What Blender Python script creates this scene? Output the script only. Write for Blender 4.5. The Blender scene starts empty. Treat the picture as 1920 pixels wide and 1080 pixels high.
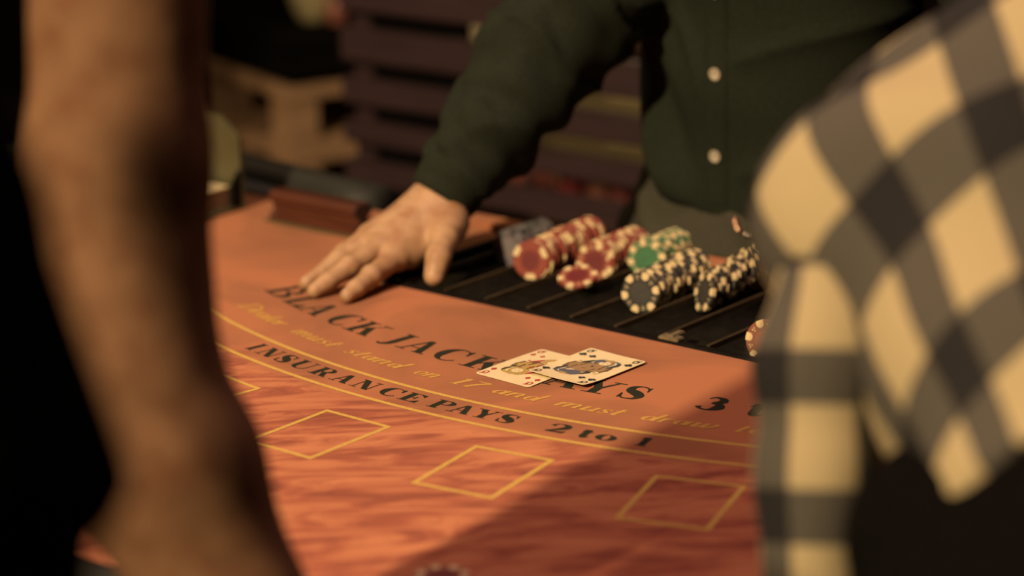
import bpy, bmesh, math, random
import numpy as np
from mathutils import Vector, Matrix
from mathutils.bvhtree import BVHTree

random.seed(7)
rng = np.random.default_rng(7)
scene = bpy.context.scene
COL = scene.collection

# ------------------------------------------------------------------ camera
# world: table felt is z = 0, the players' arcs are centred on the origin,
# x runs along the dealer's edge, players sit towards -y, metres.
CAM = np.array([1.2746, -2.3719, 0.6433])
YAW, PITCH, ROLL, FPX = -0.6903, 0.2807, -0.0217, 4446.5
_fw = np.array([math.sin(YAW) * math.cos(PITCH), math.cos(YAW) * math.cos(PITCH), -math.sin(PITCH)])
_r0 = np.array([math.cos(YAW), -math.sin(YAW), 0.0])
_u0 = np.cross(_r0, _fw)
_rt = _r0 * math.cos(ROLL) + _u0 * math.sin(ROLL)
_up = np.cross(_rt, _fw)
cam_data = bpy.data.cameras.new('camera')
cam = bpy.data.objects.new('camera', cam_data)
COL.objects.link(cam)
m = Matrix.Identity(4)
for i in range(3):
    m[i][0], m[i][1], m[i][2], m[i][3] = _rt[i], _up[i], -_fw[i], CAM[i]
cam.matrix_world = m
cam_data.sensor_width = 36.0
cam_data.lens = FPX / 1920 * 36
cam_data.clip_start = 0.05
cam_data.dof.use_dof = True
cam_data.dof.focus_distance = 2.02
cam_data.dof.aperture_fstop = 2.5
scene.camera = cam


def P(u, v, dep):
    """point seen at photo position u, v at the given depth along the optical axis"""
    return CAM + dep * (_fw + (u - 960) / FPX * _rt - (v - 540) / FPX * _up)


def ray(u, v):
    q = P(u, v, 1.0) - CAM
    return q / np.linalg.norm(q)


def W(u, v, z=0.0):
    D = ray(u, v)
    return CAM + D * (z - CAM[2]) / D[2]


def Wy(u, v, y):
    D = ray(u, v)
    return CAM + D * (y - CAM[1]) / D[1]


# ------------------------------------------------------------------ world, lights, exposure
world = bpy.data.worlds.new('dim_room')
scene.world = world
world.use_nodes = True
bg = world.node_tree.nodes['Background']
bg.inputs[0].default_value = (1.0, 0.72, 0.52, 1)
bg.inputs[1].default_value = 0.006


def lamp(name, kind, loc, energy, color, size=0.1, target=None, spot=None, blend=0.4):
    l = bpy.data.lights.new(name, kind)
    l.energy = energy
    l.color = color
    if kind == 'AREA':
        l.size = size
    else:
        l.shadow_soft_size = size
    if kind == 'SPOT':
        l.spot_size = spot
        l.spot_blend = blend
    o = bpy.data.objects.new(name, l)
    COL.objects.link(o)
    o.location = loc
    if target is not None:
        o.rotation_euler = (Vector(target) - Vector(loc)).to_track_quat('-Z', 'Y').to_euler()
    return o


lamp('table_spotlight', 'SPOT', (0.05, -4.2, 2.35), 1100, (1.0, 0.73, 0.43), 0.07, (-0.05, -0.75, 0), math.radians(37), 0.3)
lamp('table_fill', 'SPOT', (0.15, -1.1, 2.2), 78, (1.0, 0.53, 0.50), 0.25, (0.15, -1.1, 0), math.radians(56), 0.8)  # added fill, cone kept to the felt, lifts the shadowed part of the table
lamp('overhead_fill', 'AREA', (-0.2, -0.6, 2.3), 6, (1.0, 0.72, 0.56), 1.2, (0, -0.6, 0))  # broad weak fill added overhead, no fixture behind it
lamp('pallet_fill', 'POINT', (-2.05, -0.25, 2.2), 50, (1.0, 0.68, 0.36), 0.12)  # added to brighten the pallets, steep so their insides stay dark
lamp('shelf_fill', 'POINT', (-0.62, 0.22, 0.42), 4.6, (1.0, 0.74, 0.42), 0.04)  # added behind the screen to brighten the panel, cups and box
scene.view_settings.view_transform = 'Standard'
scene.view_settings.look = 'None'
scene.view_settings.exposure = 0.0
scene.view_settings.gamma = 1.0
scene.view_settings.use_curve_mapping = False


# ------------------------------------------------------------------ materials
def srgb(r, g, b):
    f = lambda c: (c / 255 / 12.92) if c <= 10 else ((c / 255 + 0.055) / 1.055) ** 2.4
    return (f(r), f(g), f(b), 1)


class NT:
    def __init__(self, name, color=(0.5, 0.5, 0.5, 1), rough=0.6, metal=0.0, spec=0.5):
        self.m = bpy.data.materials.new(name)
        self.m.use_nodes = True
        self.t = self.m.node_tree
        self.b = self.t.nodes['Principled BSDF']
        self.b.inputs['Base Color'].default_value = color
        self.b.inputs['Roughness'].default_value = rough
        self.b.inputs['Metallic'].default_value = metal
        self.b.inputs['Specular IOR Level'].default_value = spec

    def n(self, typ, **kw):
        nd = self.t.nodes.new(typ)
        for k, v in kw.items():
            if k.startswith('i_'):
                key = k[2:]
                key = int(key) if key.isdigit() else key.replace('_', ' ')
                nd.inputs[key].default_value = v
            else:
                setattr(nd, k, v)
        return nd

    def l(self, a, b):
        self.t.links.new(a, b)

    def coords(self, kind='Object', scale=(1, 1, 1), rot=(0, 0, 0)):
        tc = self.n('ShaderNodeTexCoord')
        mp = self.n('ShaderNodeMapping')
        mp.inputs['Scale'].default_value = scale
        mp.inputs['Rotation'].default_value = rot
        self.l(tc.outputs[kind], mp.inputs[0])
        return mp.outputs[0]

    def ramp(self, fac, stops):
        r = self.n('ShaderNodeValToRGB')
        e = r.color_ramp.elements
        e[0].position, e[0].color = stops[0]
        e[1].position, e[1].color = stops[1]
        for p, c in stops[2:]:
            k = e.new(p)
            k.color = c
        self.l(fac, r.inputs[0])
        return r.outputs[0]

    def bump(self, h, strength=0.3, dist=0.002):
        b = self.n('ShaderNodeBump')
        b.inputs['Strength'].default_value = strength
        b.inputs['Distance'].default_value = dist
        self.l(h, b.inputs['Height'])
        self.l(b.outputs[0], self.b.inputs['Normal'])


def noisy(name, c1, c2, scale=30, rough=0.6, bump=0.15, dist=0.001, stretch=(1, 1, 1), metal=0.0, spec=0.5, detail=4, lo=0.35, hi=0.65):
    t = NT(name, c1, rough, metal, spec)
    co = t.coords('Object', stretch)
    nz = t.n('ShaderNodeTexNoise', i_Scale=scale, i_Detail=detail)
    t.l(co, nz.inputs['Vector'])
    t.l(t.ramp(nz.outputs[0], [(lo, c1), (hi, c2)]), t.b.inputs['Base Color'])
    if bump:
        t.bump(nz.outputs[0], bump, dist)
    return t.m


def felt_material():
    t = NT('printed_felt', rough=0.95, spec=0.15)
    va = t.n('ShaderNodeVectorMath', operation='ADD')
    va.inputs[1].default_value = (0, -0.9, 0)      # the table's own origin lies 0.9 m in front of the arc centre
    t.l(t.coords('Object'), va.inputs[0])
    co = va.outputs[0]
    # distance from the arc centre separates the plain print from the mottled print
    ln = t.n('ShaderNodeVectorMath', operation='LENGTH')
    sx = t.n('ShaderNodeSeparateXYZ')
    cb = t.n('ShaderNodeCombineXYZ')
    t.l(co, sx.inputs[0])
    t.l(sx.outputs[0], cb.inputs[0])
    t.l(sx.outputs[1], cb.inputs[1])
    t.l(cb.outputs[0], ln.inputs[0])
    mr = t.n('ShaderNodeMapRange', i_1=0.965, i_2=1.0)
    t.l(ln.outputs['Value'], mr.inputs[0])
    # streaky brush-like mottling
    mp = t.n('ShaderNodeMapping')
    mp.inputs['Scale'].default_value = (8, 30, 1)
    mr0 = t.n('ShaderNodeMapping')
    mr0.inputs['Rotation'].default_value = (0, 0, -0.80)
    t.l(co, mr0.inputs[0])
    t.l(mr0.outputs[0], mp.inputs[0])
    n1 = t.n('ShaderNodeTexNoise', i_Scale=1.0, i_Detail=5.0, i_Roughness=0.62, i_Distortion=1.5)
    t.l(mp.outputs[0], n1.inputs['Vector'])
    n2 = t.n('ShaderNodeTexNoise', i_Scale=5.0, i_Detail=5.0, i_Distortion=0.8)
    t.l(co, n2.inputs['Vector'])
    mott = t.ramp(n1.outputs[0], [(0.34, FELT_DEEP), (0.445, FELT_RED), (0.535, FELT_ORANGE), (0.65, FELT_BRIGHT)])
    plain = t.ramp(n2.outputs[0], [(0.38, FELT_PLAIN_D), (0.58, FELT_PLAIN)])
    mx = t.n('ShaderNodeMix', data_type='RGBA')
    t.l(mr.outputs[0], mx.inputs['Factor'])
    t.l(plain, mx.inputs['A'])
    t.l(mott, mx.inputs['B'])
    t.l(mx.outputs['Result'], t.b.inputs['Base Color'])
    n3 = t.n('ShaderNodeTexNoise', i_Scale=900.0, i_Detail=2.0)
    t.l(co, n3.inputs['Vector'])
    t.bump(n3.outputs[0], 0.35, 0.0006)
    t.b.inputs['Sheen Weight'].default_value = 0.15
    t.b.inputs['Sheen Tint'].default_value = (1.0, 0.6, 0.4, 1)
    return t.m


FELT_DEEP = (0.185, 0.050, 0.032, 1)
FELT_RED = (0.285, 0.082, 0.046, 1)
FELT_ORANGE = (0.385, 0.138, 0.068, 1)
FELT_BRIGHT = (0.450, 0.172, 0.082, 1)
FELT_PLAIN = (0.360, 0.135, 0.063, 1)
FELT_PLAIN_D = (0.235, 0.092, 0.044, 1)


def plaid_material():
    t = NT('gingham_cotton', rough=0.9, spec=0.2)
    tc = t.n('ShaderNodeTexCoord')
    nz = t.n('ShaderNodeTexNoise', i_Scale=40.0, i_Detail=3.0)
    t.l(tc.outputs['UV'], nz.inputs['Vector'])
    sx = t.n('ShaderNodeSeparateXYZ')
    t.l(tc.outputs['UV'], sx.inputs[0])
    fs = []
    for k, cut in ((0, 0.55), (1, 0.60)):
        fr = t.n('ShaderNodeMath', operation='FRACT')
        t.l(sx.outputs[k], fr.inputs[0])
        lt = t.n('ShaderNodeMath', operation='LESS_THAN')
        lt.inputs[1].default_value = cut
        t.l(fr.outputs[0], lt.inputs[0])
        fs.append(lt.outputs[0])
    ad = t.n('ShaderNodeMath', operation='ADD')
    t.l(fs[0], ad.inputs[0])
    t.l(fs[1], ad.inputs[1])
    hv = t.n('ShaderNodeMath', operation='MULTIPLY')
    hv.inputs[1].default_value = 0.5
    t.l(ad.outputs[0], hv.inputs[0])
    c = t.ramp(hv.outputs[0], [(0.0, (0.011, 0.010, 0.010, 1)), (0.5, (0.056, 0.050, 0.040, 1)), (1.0, (0.300, 0.240, 0.132, 1))])
    t.t.nodes[-1].color_ramp.interpolation = 'LINEAR'
    t.l(c, t.b.inputs['Base Color'])
    t.bump(nz.outputs[0], 0.1, 0.001)
    return t.m


M = {}
M['felt'] = felt_material()
M['ink'] = noisy('green_black_print', (0.0165, 0.0195, 0.0120, 1), (0.0255, 0.0270, 0.0180, 1), 300, 0.9, 0.1, spec=0.1)
M['gold'] = noisy('gold_print', (0.4601, 0.2943, 0.0651, 1), (0.5344, 0.3595, 0.0954, 1), 300, 0.85, 0.1, spec=0.15)
M['gold_text'] = noisy('dull_gold_print', (0.4392, 0.2550, 0.0583, 1), (0.5078, 0.3060, 0.0778, 1), 400, 0.85, 0.1, spec=0.15)
M['vinyl'] = noisy('black_vinyl', (0.0134, 0.0141, 0.0114, 1), (0.0188, 0.0194, 0.0147, 1), 60, 0.62, 0.2, spec=0.3)
M['rail_grey'] = noisy('slate_grey_trim', (0.0402, 0.0389, 0.0456, 1), (0.0570, 0.0536, 0.0590, 1), 40, 0.5)
M['dark_wood'] = noisy('dark_apron_wood', (0.0245, 0.0126, 0.0084, 1), (0.0420, 0.0210, 0.0126, 1), 12, 0.5, stretch=(1, 1, 8))
M['black_plastic'] = noisy('black_tray_plastic', (0.005, 0.0045, 0.0035, 1), (0.008, 0.007, 0.005, 1), 80, 0.8, 0.1, spec=0.04)
M['divider'] = noisy('brown_tray_divider', (0.0402, 0.0281, 0.0147, 1), (0.0603, 0.0422, 0.0228, 1), 60, 0.5, 0.1, spec=0.2)
M['latch'] = noisy('worn_brass_latch', (0.20, 0.16, 0.09, 1), (0.28, 0.23, 0.13, 1), 200, 0.4, metal=0.5)
M['card'] = noisy('card_stock', (0.66, 0.555, 0.32, 1), (0.70, 0.59, 0.35, 1), 90, 0.5, 0.05)
M['card_black'] = NT('card_black_ink', (0.016, 0.020, 0.018, 1), 0.5).m
M['card_red'] = NT('card_red_ink', (0.36, 0.035, 0.03, 1), 0.5).m
M['card_tan'] = noisy('card_tan_ink', (0.24, 0.14, 0.06, 1), (0.32, 0.19, 0.085, 1), 400, 0.5, 0.0)
M['card_gold'] = noisy('card_gold_ink', (0.38, 0.26, 0.07, 1), (0.44, 0.31, 0.10, 1), 400, 0.5, 0.0)
M['card_blue'] = NT('card_slate_ink', (0.075, 0.085, 0.12, 1), 0.5).m
M['cream_spot'] = noisy('cream_chip_plastic', (0.60, 0.47, 0.245, 1), (0.66, 0.53, 0.29, 1), 120, 0.45, 0.0)
CH = {
    'red': ((0.185, 0.036, 0.022, 1), (0.235, 0.050, 0.028, 1)), 'red_in': ((0.115, 0.016, 0.016, 1), (0.135, 0.02, 0.019, 1)),
    'green': ((0.030, 0.115, 0.046, 1), (0.04, 0.145, 0.058, 1)), 'green_in': ((0.035, 0.13, 0.052, 1), (0.04, 0.15, 0.06, 1)),
    'black': ((0.018, 0.018, 0.016, 1), (0.028, 0.027, 0.022, 1)), 'black_in': ((0.030, 0.029, 0.026, 1), (0.038, 0.036, 0.03, 1)),
    'grey': ((0.10, 0.09, 0.095, 1), (0.13, 0.115, 0.115, 1)), 'grey_in': ((0.13, 0.115, 0.115, 1), (0.15, 0.13, 0.125, 1)),
    'brown': ((0.18, 0.06, 0.03, 1), (0.22, 0.08, 0.04, 1)), 'brown_in': ((0.26, 0.07, 0.04, 1), (0.3, 0.09, 0.05, 1)),
}
for k, (a, b) in CH.items():
    M['chip_' + k] = noisy('chip_' + k + '_clay', a, b, 150, 0.5, 0.05)
M['grey_spot'] = noisy('dark_grey_chip_plastic', (0.035, 0.037, 0.04, 1), (0.05, 0.05, 0.05, 1), 150, 0.5, 0.0)
M['skin'] = None
M['shirt_dark'] = noisy('black_green_cotton', (0.0099, 0.0128, 0.0076, 1), (0.0150, 0.0190, 0.0115, 1), 350, 0.9, 0.25, 0.0006, spec=0.15)
M['trousers_grey'] = noisy('grey_olive_twill', (0.0394, 0.0372, 0.0258, 1), (0.0507, 0.0479, 0.0327, 1), 400, 0.9, 0.2, 0.0005, spec=0.15)
M['black_cloth'] = noisy('black_cloth', (0.0022, 0.0019, 0.0018, 1), (0.0040, 0.0034, 0.0030, 1), 200, 1.0, 0.2, spec=0.02)
M['button'] = noisy('bone_button', (0.3360, 0.2960, 0.2080, 1), (0.4000, 0.3520, 0.2640, 1), 300, 0.35)
M['copper'] = noisy('copper_chain', (0.60, 0.30, 0.18, 1), (0.75, 0.42, 0.26, 1), 300, 0.25, 0.0, metal=0.9)
M['steel'] = noisy('bright_steel', (0.72, 0.62, 0.5, 1), (0.85, 0.75, 0.6, 1), 200, 0.2, 0.0, metal=1.0)
M['plaid'] = plaid_material()
M['slat'] = noisy('red_brown_slat_wood', (0.0222, 0.0103, 0.0114, 1), (0.0316, 0.0150, 0.0163, 1), 14, 0.5, 0.2, 0.001, stretch=(0.6, 8, 8))
M['pallet'] = noisy('raw_pallet_wood', (0.1890, 0.1056, 0.0536, 1), (0.2520, 0.1490, 0.0785, 1), 9, 0.7, 0.3, 0.002, stretch=(1, 1, 5))
M['block'] = noisy('red_brown_polished_wood', (0.0546, 0.0160, 0.0084, 1), (0.0798, 0.0244, 0.0126, 1), 30, 0.35, 0.1, stretch=(0.5, 6, 6))
M['block_end_shade'] = noisy('shaded_end_wood', (0.02, 0.010, 0.008, 1), (0.035, 0.016, 0.011, 1), 60, 0.6)  # darker block wood: shade of the end turned from the light, put in colour
M['baize'] = noisy('olive_baize', (0.0600, 0.0570, 0.0150, 1), (0.0900, 0.0780, 0.0240, 1), 300, 0.9)
M['acrylic'] = noisy('yellowed_acrylic', (0.0630, 0.0585, 0.0275, 1), (0.0798, 0.0743, 0.0385, 1), 20, 0.3, 0.0)
M['deck_side'] = noisy('deck_edge_paper', (0.1200, 0.0600, 0.0300, 1), (0.1800, 0.0960, 0.0480, 1), 60, 0.8, stretch=(1, 1, 60))
M['olive_panel'] = noisy('olive_wall_panel', (0.28, 0.22, 0.10, 1), (0.34, 0.27, 0.13, 1), 6, 0.8)
M['cream_box'] = noisy('cream_card_box', (0.80, 0.68, 0.42, 1), (0.86, 0.74, 0.48, 1), 20, 0.8, 0.0)
M['hair'] = noisy('dark_brown_hair', (0.02, 0.012, 0.008, 1), (0.035, 0.022, 0.014, 1), 120, 0.6, 0.4, 0.002, stretch=(6, 6, 1))
M['floor'] = noisy('dark_floor_boards', (0.030, 0.020, 0.014, 1), (0.05, 0.034, 0.022, 1), 6, 0.6, stretch=(1, 8, 1))
M['wall'] = noisy('dark_wall', (0.0072, 0.0060, 0.0048, 1), (0.0120, 0.0096, 0.0072, 1), 5, 0.9)


def skin(name, a, b, rough=0.5, spec=0.35):
    t = NT(name, a, rough, spec=spec)
    co = t.coords('Object')
    n1 = t.n('ShaderNodeTexNoise', i_Scale=45.0, i_Detail=4.0)
    n2 = t.n('ShaderNodeTexNoise', i_Scale=500.0, i_Detail=2.0)
    t.l(co, n1.inputs['Vector'])
    t.l(co, n2.inputs['Vector'])
    t.l(t.ramp(n1.outputs[0], [(0.30, (a[0] * 0.82, a[1] * 0.68, a[2] * 0.62, 1)), (0.47, a), (0.66, b)]), t.b.inputs['Base Color'])
    t.b.inputs['Subsurface Weight'].default_value = 0.08
    t.b.inputs['Subsurface Radius'].default_value = (0.006, 0.002, 0.001)
    t.bump(n2.outputs[0], 0.12, 0.0005)
    return t.m


M['skin'] = skin('warm_skin', (0.3404, 0.2028, 0.1062, 1), (0.4144, 0.2574, 0.1403, 1))
M['skin_b'] = skin('tanned_skin', (0.1235, 0.0626, 0.0312, 1), (0.1495, 0.0766, 0.0390, 1), 0.8, 0.12)
M['nail'] = NT('nail', (0.40, 0.24, 0.14, 1), 0.45, spec=0.3).m


# ------------------------------------------------------------------ building helpers
def tag(o, label=None, cat=None, group=None, kind=None):
    if label: o['label'] = label
    if cat: o['category'] = cat
    if group: o['group'] = group
    if kind: o['kind'] = kind
    return o


def thing(name, loc, label, cat, group=None, rot=None):
    o = bpy.data.objects.new(name, None)
    o.empty_display_size = 0.02
    COL.objects.link(o)
    o.location = loc
    if rot is not None:
        o.rotation_euler = rot
    return tag(o, label, cat, group)


def wloc(o):
    v = np.zeros(3)
    while o is not None:
        v = v + np.array(o.location)
        o = o.parent
    return v


def link(name, me, parent=None, mats=None):
    o = bpy.data.objects.new(name, me)
    COL.objects.link(o)
    if mats is not None:
        for x in (mats if isinstance(mats, (list, tuple)) else [mats]):
            me.materials.append(x)
    o.parent = parent
    return o


def mesh(name, verts, faces, mat, parent=None, smooth=False, local=False, fmat=None):
    """verts in world space unless local; stored relative to the (unrotated) parent"""
    v = np.asarray(verts, float).reshape(-1, 3)
    if parent is not None and not local:
        v = v - wloc(parent)
    me = bpy.data.meshes.new(name)
    me.from_pydata(v.tolist(), [], [list(map(int, f)) for f in faces])
    if smooth:
        me.polygons.foreach_set('use_smooth', [True] * len(me.polygons))
    o = link(name, me, parent, mat)
    if fmat is not None:
        me.polygons.foreach_set('material_index', list(map(int, fmat)))
    me.update()
    return o


class MB:
    """collects simple solids into one mesh"""
    def __init__(self):
        self.v, self.f = [], []

    def add(self, v, f):
        n = len(self.v)
        self.v += [tuple(map(float, p)) for p in v]
        self.f += [[i + n for i in q] for q in f]
        return self

    def box(self, x0, x1, y0, y1, z0, z1, bev=0.0):
        bm = bmesh.new()
        bmesh.ops.create_cube(bm, size=1.0)
        for p in bm.verts:
            p.co = Vector(((x0 + x1) / 2 + p.co.x * (x1 - x0), (y0 + y1) / 2 + p.co.y * (y1 - y0), (z0 + z1) / 2 + p.co.z * (z1 - z0)))
        if bev:
            bmesh.ops.bevel(bm, geom=bm.edges[:], offset=bev, segments=2, affect='EDGES')
        bm.verts.index_update()
        self.add([p.co[:] for p in bm.verts], [[p.index for p in q.verts] for q in bm.faces])
        bm.free()
        return self

    def prism(self, poly, axis, a0, a1):
        """poly in the plane across the axis ('x': (y,z), 'y': (x,z), 'z': (x,y)), extruded a0..a1"""
        n = len(poly)
        def pt(p, a):
            return {'x': (a, p[0], p[1]), 'y': (p[0], a, p[1]), 'z': (p[0], p[1], a)}[axis]
        v = [pt(p, a0) for p in poly] + [pt(p, a1) for p in poly]
        f = [[i, (i + 1) % n, (i + 1) % n + n, i + n] for i in range(n)] + [list(range(n))[::-1], [i + n for i in range(n)]]
        return self.add(v, f)

    def tube(self, pts, rad, n=10, cap=True):
        pts = [np.array(p, float) for p in pts]
        rad = rad if isinstance(rad, (list, tuple)) else [rad] * len(pts)
        v, f = [], []
        ref = np.array([0, 0, 1.0])
        for i, p in enumerate(pts):
            d = pts[min(i + 1, len(pts) - 1)] - pts[max(i - 1, 0)]
            d = d / np.linalg.norm(d)
            r = ref if abs(d @ ref) < 0.95 else np.array([1.0, 0, 0])
            s = np.cross(d, r); s /= np.linalg.norm(s)
            q = np.cross(s, d)
            for k in range(n):
                a = 2 * math.pi * k / n
                v.append(p + rad[i] * (s * math.cos(a) + q * math.sin(a)))
        for i in range(len(pts) - 1):
            for k in range(n):
                f.append([i * n + k, i * n + (k + 1) % n, (i + 1) * n + (k + 1) % n, (i + 1) * n + k])
        if cap:
            f += [list(range(n))[::-1], [(len(pts) - 1) * n + k for k in range(n)]]
        return self.add(v, f)

    def lathe(self, prof, c=(0, 0, 0), n=28):
        """prof: (r, z) list, closed at the axis by end caps"""
        v = [(c[0] + r * math.cos(2 * math.pi * k / n), c[1] + r * math.sin(2 * math.pi * k / n), c[2] + z) for r, z in prof for k in range(n)]
        f = []
        for i in range(len(prof) - 1):
            for k in range(n):
                f.append([i * n + k, i * n + (k + 1) % n, (i + 1) * n + (k + 1) % n, (i + 1) * n + k])
        f += [list(range(n))[::-1], [(len(prof) - 1) * n + k for k in range(n)]]
        return self.add(v, f)

    def build(self, name, mat, parent=None, smooth=False, local=False):
        o = mesh(name, self.v, self.f, mat, parent, smooth, local)
        bm = bmesh.new(); bm.from_mesh(o.data)
        bmesh.ops.recalc_face_normals(bm, faces=bm.faces)
        bm.to_mesh(o.data); bm.free()
        return o


# --- signed distance bodies: smooth unions of tapered limbs, meshed as one continuous surface
class SDF:
    def __init__(self, lo, hi, vox):
        self.lo = np.array(lo, float); self.vox = vox
        n = np.ceil((np.array(hi) - self.lo) / vox).astype(int) + 1
        self.ax = [self.lo[i] + vox * np.arange(n[i]) for i in range(3)]
        self.F = np.full(n, 1.0, np.float32)

    def sub(self, lo, hi):
        s = []
        for i in range(3):
            a = int(np.clip(math.floor((lo[i] - self.lo[i]) / self.vox), 0, len(self.ax[i])))
            b = int(np.clip(math.ceil((hi[i] - self.lo[i]) / self.vox) + 1, 0, len(self.ax[i])))
            s.append(slice(a, b))
        g = np.meshgrid(*[self.ax[i][s[i]] for i in range(3)], indexing='ij')
        return tuple(s), [q.astype(np.float32) for q in g]

    def cone(self, a, b, ra, rb, k=0.01, flat=None):
        a, b = np.array(a, float), np.array(b, float)
        r = max(ra, rb) + 2.5 * k + 3 * self.vox
        s, (X, Y, Z) = self.sub(np.minimum(a, b) - r, np.maximum(a, b) + r)
        if X.size == 0:
            return self
        d = b - a
        t = np.clip(((X - a[0]) * d[0] + (Y - a[1]) * d[1] + (Z - a[2]) * d[2]) / max(d @ d, 1e-12), 0, 1)
        vx, vy, vz = X - a[0] - t * d[0], Y - a[1] - t * d[1], Z - a[2] - t * d[2]
        if flat is not None:
            n, sc = np.array(flat[0], float), flat[1]
            n = n / np.linalg.norm(n)
            q = (vx * n[0] + vy * n[1] + vz * n[2]) * (sc - 1)
            vx, vy, vz = vx + q * n[0], vy + q * n[1], vz + q * n[2]
        D = np.sqrt(vx * vx + vy * vy + vz * vz) - (ra + (rb - ra) * t)
        F = self.F[s]
        if k > 0:
            h = np.maximum(k - np.abs(F - D), 0) / k
            self.F[s] = np.minimum(F, D) - h * h * k * 0.25
        else:
            self.F[s] = np.minimum(F, D)
        return self

    def cut(self, fn):
        """keep only where fn(X, Y, Z) < 0"""
        X, Y, Z = np.meshgrid(*[q.astype(np.float32) for q in self.ax], indexing='ij')
        self.F = np.maximum(self.F, fn(X, Y, Z).astype(np.float32))
        return self

    def mesh(self):
        F = self.F
        F = np.pad(F, 1, constant_values=1.0)
        lo = self.lo - self.vox
        nx, ny, nz = F.shape
        I = F < 0
        cnt = np.zeros((nx - 1, ny - 1, nz - 1), np.int8)
        for i in (0, 1):
            for j in (0, 1):
                for k in (0, 1):
                    cnt += I[i:nx - 1 + i, j:ny - 1 + j, k:nz - 1 + k]
        cell = np.argwhere((cnt > 0) & (cnt < 8))
        idx = np.full(cnt.shape, -1, np.int64)
        idx[tuple(cell.T)] = np.arange(len(cell))
        acc = np.zeros((len(cell), 3)); num = np.zeros(len(cell))
        cs = [(0, 0, 0), (1, 0, 0), (0, 1, 0), (1, 1, 0), (0, 0, 1), (1, 0, 1), (0, 1, 1), (1, 1, 1)]
        val = [F[cell[:, 0] + c[0], cell[:, 1] + c[1], cell[:, 2] + c[2]] for c in cs]
        for a in range(8):
            for b in range(a + 1, 8):
                if sum(abs(cs[a][q] - cs[b][q]) for q in range(3)) != 1:
                    continue
                va, vb = val[a], val[b]
                mk = (va < 0) != (vb < 0)
                t = np.where(mk, va / np.where(mk, va - vb, 1), 0)
                p = np.array(cs[a]) + t[:, None] * (np.array(cs[b]) - np.array(cs[a]))
                acc += p * mk[:, None]; num += mk
        V = lo + (cell + acc / num[:, None]) * self.vox
        Q = []
        for ax in range(3):
            A = np.moveaxis(I, ax, 0)
            ch = A[1:] != A[:-1]
            ch = ch[:, 1:-1, 1:-1]
            e = np.argwhere(ch) + np.array([0, 1, 1])
            ins = A[e[:, 0], e[:, 1], e[:, 2]]
            o1, o2 = [(1, 2), (2, 0), (0, 1)][ax]
            base = np.zeros((len(e), 3), int)
            rem = [q for q in range(3) if q != ax]
            base[:, ax] = e[:, 0]; base[:, rem[0]] = e[:, 1]; base[:, rem[1]] = e[:, 2]
            def cidx(d1, d2):
                c = base.copy(); c[:, o1] -= d1; c[:, o2] -= d2
                return idx[c[:, 0], c[:, 1], c[:, 2]]
            q = np.stack([cidx(1, 1), cidx(0, 1), cidx(0, 0), cidx(1, 0)], 1)
            q[~ins] = q[~ins][:, ::-1]
            Q.append(q)
        return V, np.concatenate(Q)


def normals(V, Q):
    n = np.cross(V[Q[:, 2]] - V[Q[:, 0]], V[Q[:, 3]] - V[Q[:, 1]])
    N = np.zeros_like(V)
    for k in range(4):
        np.add.at(N, Q[:, k], n)
    return N / np.maximum(np.linalg.norm(N, axis=1), 1e-12)[:, None]


def relax(V, Q, it=3, w=0.5):
    for _ in range(it):
        A = np.zeros_like(V); c = np.zeros(len(V))
        for k in range(4):
            for q in (1, 3):
                np.add.at(A, Q[:, k], V[Q[:, (k + q) % 4]])
                np.add.at(c, Q[:, k], 1)
        V = V * (1 - w) + w * A / np.maximum(c, 1)[:, None]
    return V


def waves(V, seed, scale, n=5):
    r = np.random.default_rng(seed)
    o = np.zeros(len(V))
    for i in range(n):
        d = r.normal(size=3); d /= np.linalg.norm(d)
        o += np.sin(V @ d * scale * (0.7 + 0.9 * r.random()) + r.random() * 6.28 + 1.5 * np.sin(V @ r.normal(size=3) * scale * 0.35))
    return o / n


def qmesh(name, V, Q, mat, parent=None):
    v = V - wloc(parent) if parent is not None else V
    me = bpy.data.meshes.new(name)
    me.vertices.add(len(v)); me.vertices.foreach_set('co', v.astype(np.float32).ravel())
    me.loops.add(len(Q) * 4); me.loops.foreach_set('vertex_index', Q.astype(np.int32).ravel())
    me.polygons.add(len(Q))
    me.polygons.foreach_set('loop_start', np.arange(0, len(Q) * 4, 4, dtype=np.int32))
    me.polygons.foreach_set('loop_total', np.full(len(Q), 4, np.int32))
    me.polygons.foreach_set('use_smooth', np.ones(len(Q), bool))
    me.update(calc_edges=True)
    me.validate()
    return link(name, me, parent, mat)


def bvh(V, Q):
    return BVHTree.FromPolygons([tuple(p) for p in V], [tuple(map(int, q)) for q in Q])


def cam_hit(tree, u, v):
    h = tree.ray_cast(Vector(CAM), Vector(ray(u, v)))
    return h[0], h[1]

# ------------------------------------------------------------------ setting
FLOOR = -0.88
fl = MB().box(-6, 5, -6, 5, FLOOR - 0.1, FLOOR).build('floor', M['floor'])
tag(fl, 'dark floor boards of the dim room', None, None, 'structure')
wb = MB().box(-6, 5, 4.0, 4.1, FLOOR, 2.6).build('wall_back', M['wall'])
tag(wb, 'dark unlit back wall of the room', None, None, 'structure')
wl = MB().box(-5.1, -5.0, -6, 4.0, FLOOR, 2.6).build('wall_left', M['wall'])
tag(wl, 'dark unlit side wall of the room', None, None, 'structure')

# ------------------------------------------------------------------ lettering: serif capitals drawn as outlines
def rect(x0, x1, y0, y1):
    return [[(x0, y0), (x1, y0), (x1, y1), (x0, y1)]]


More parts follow.
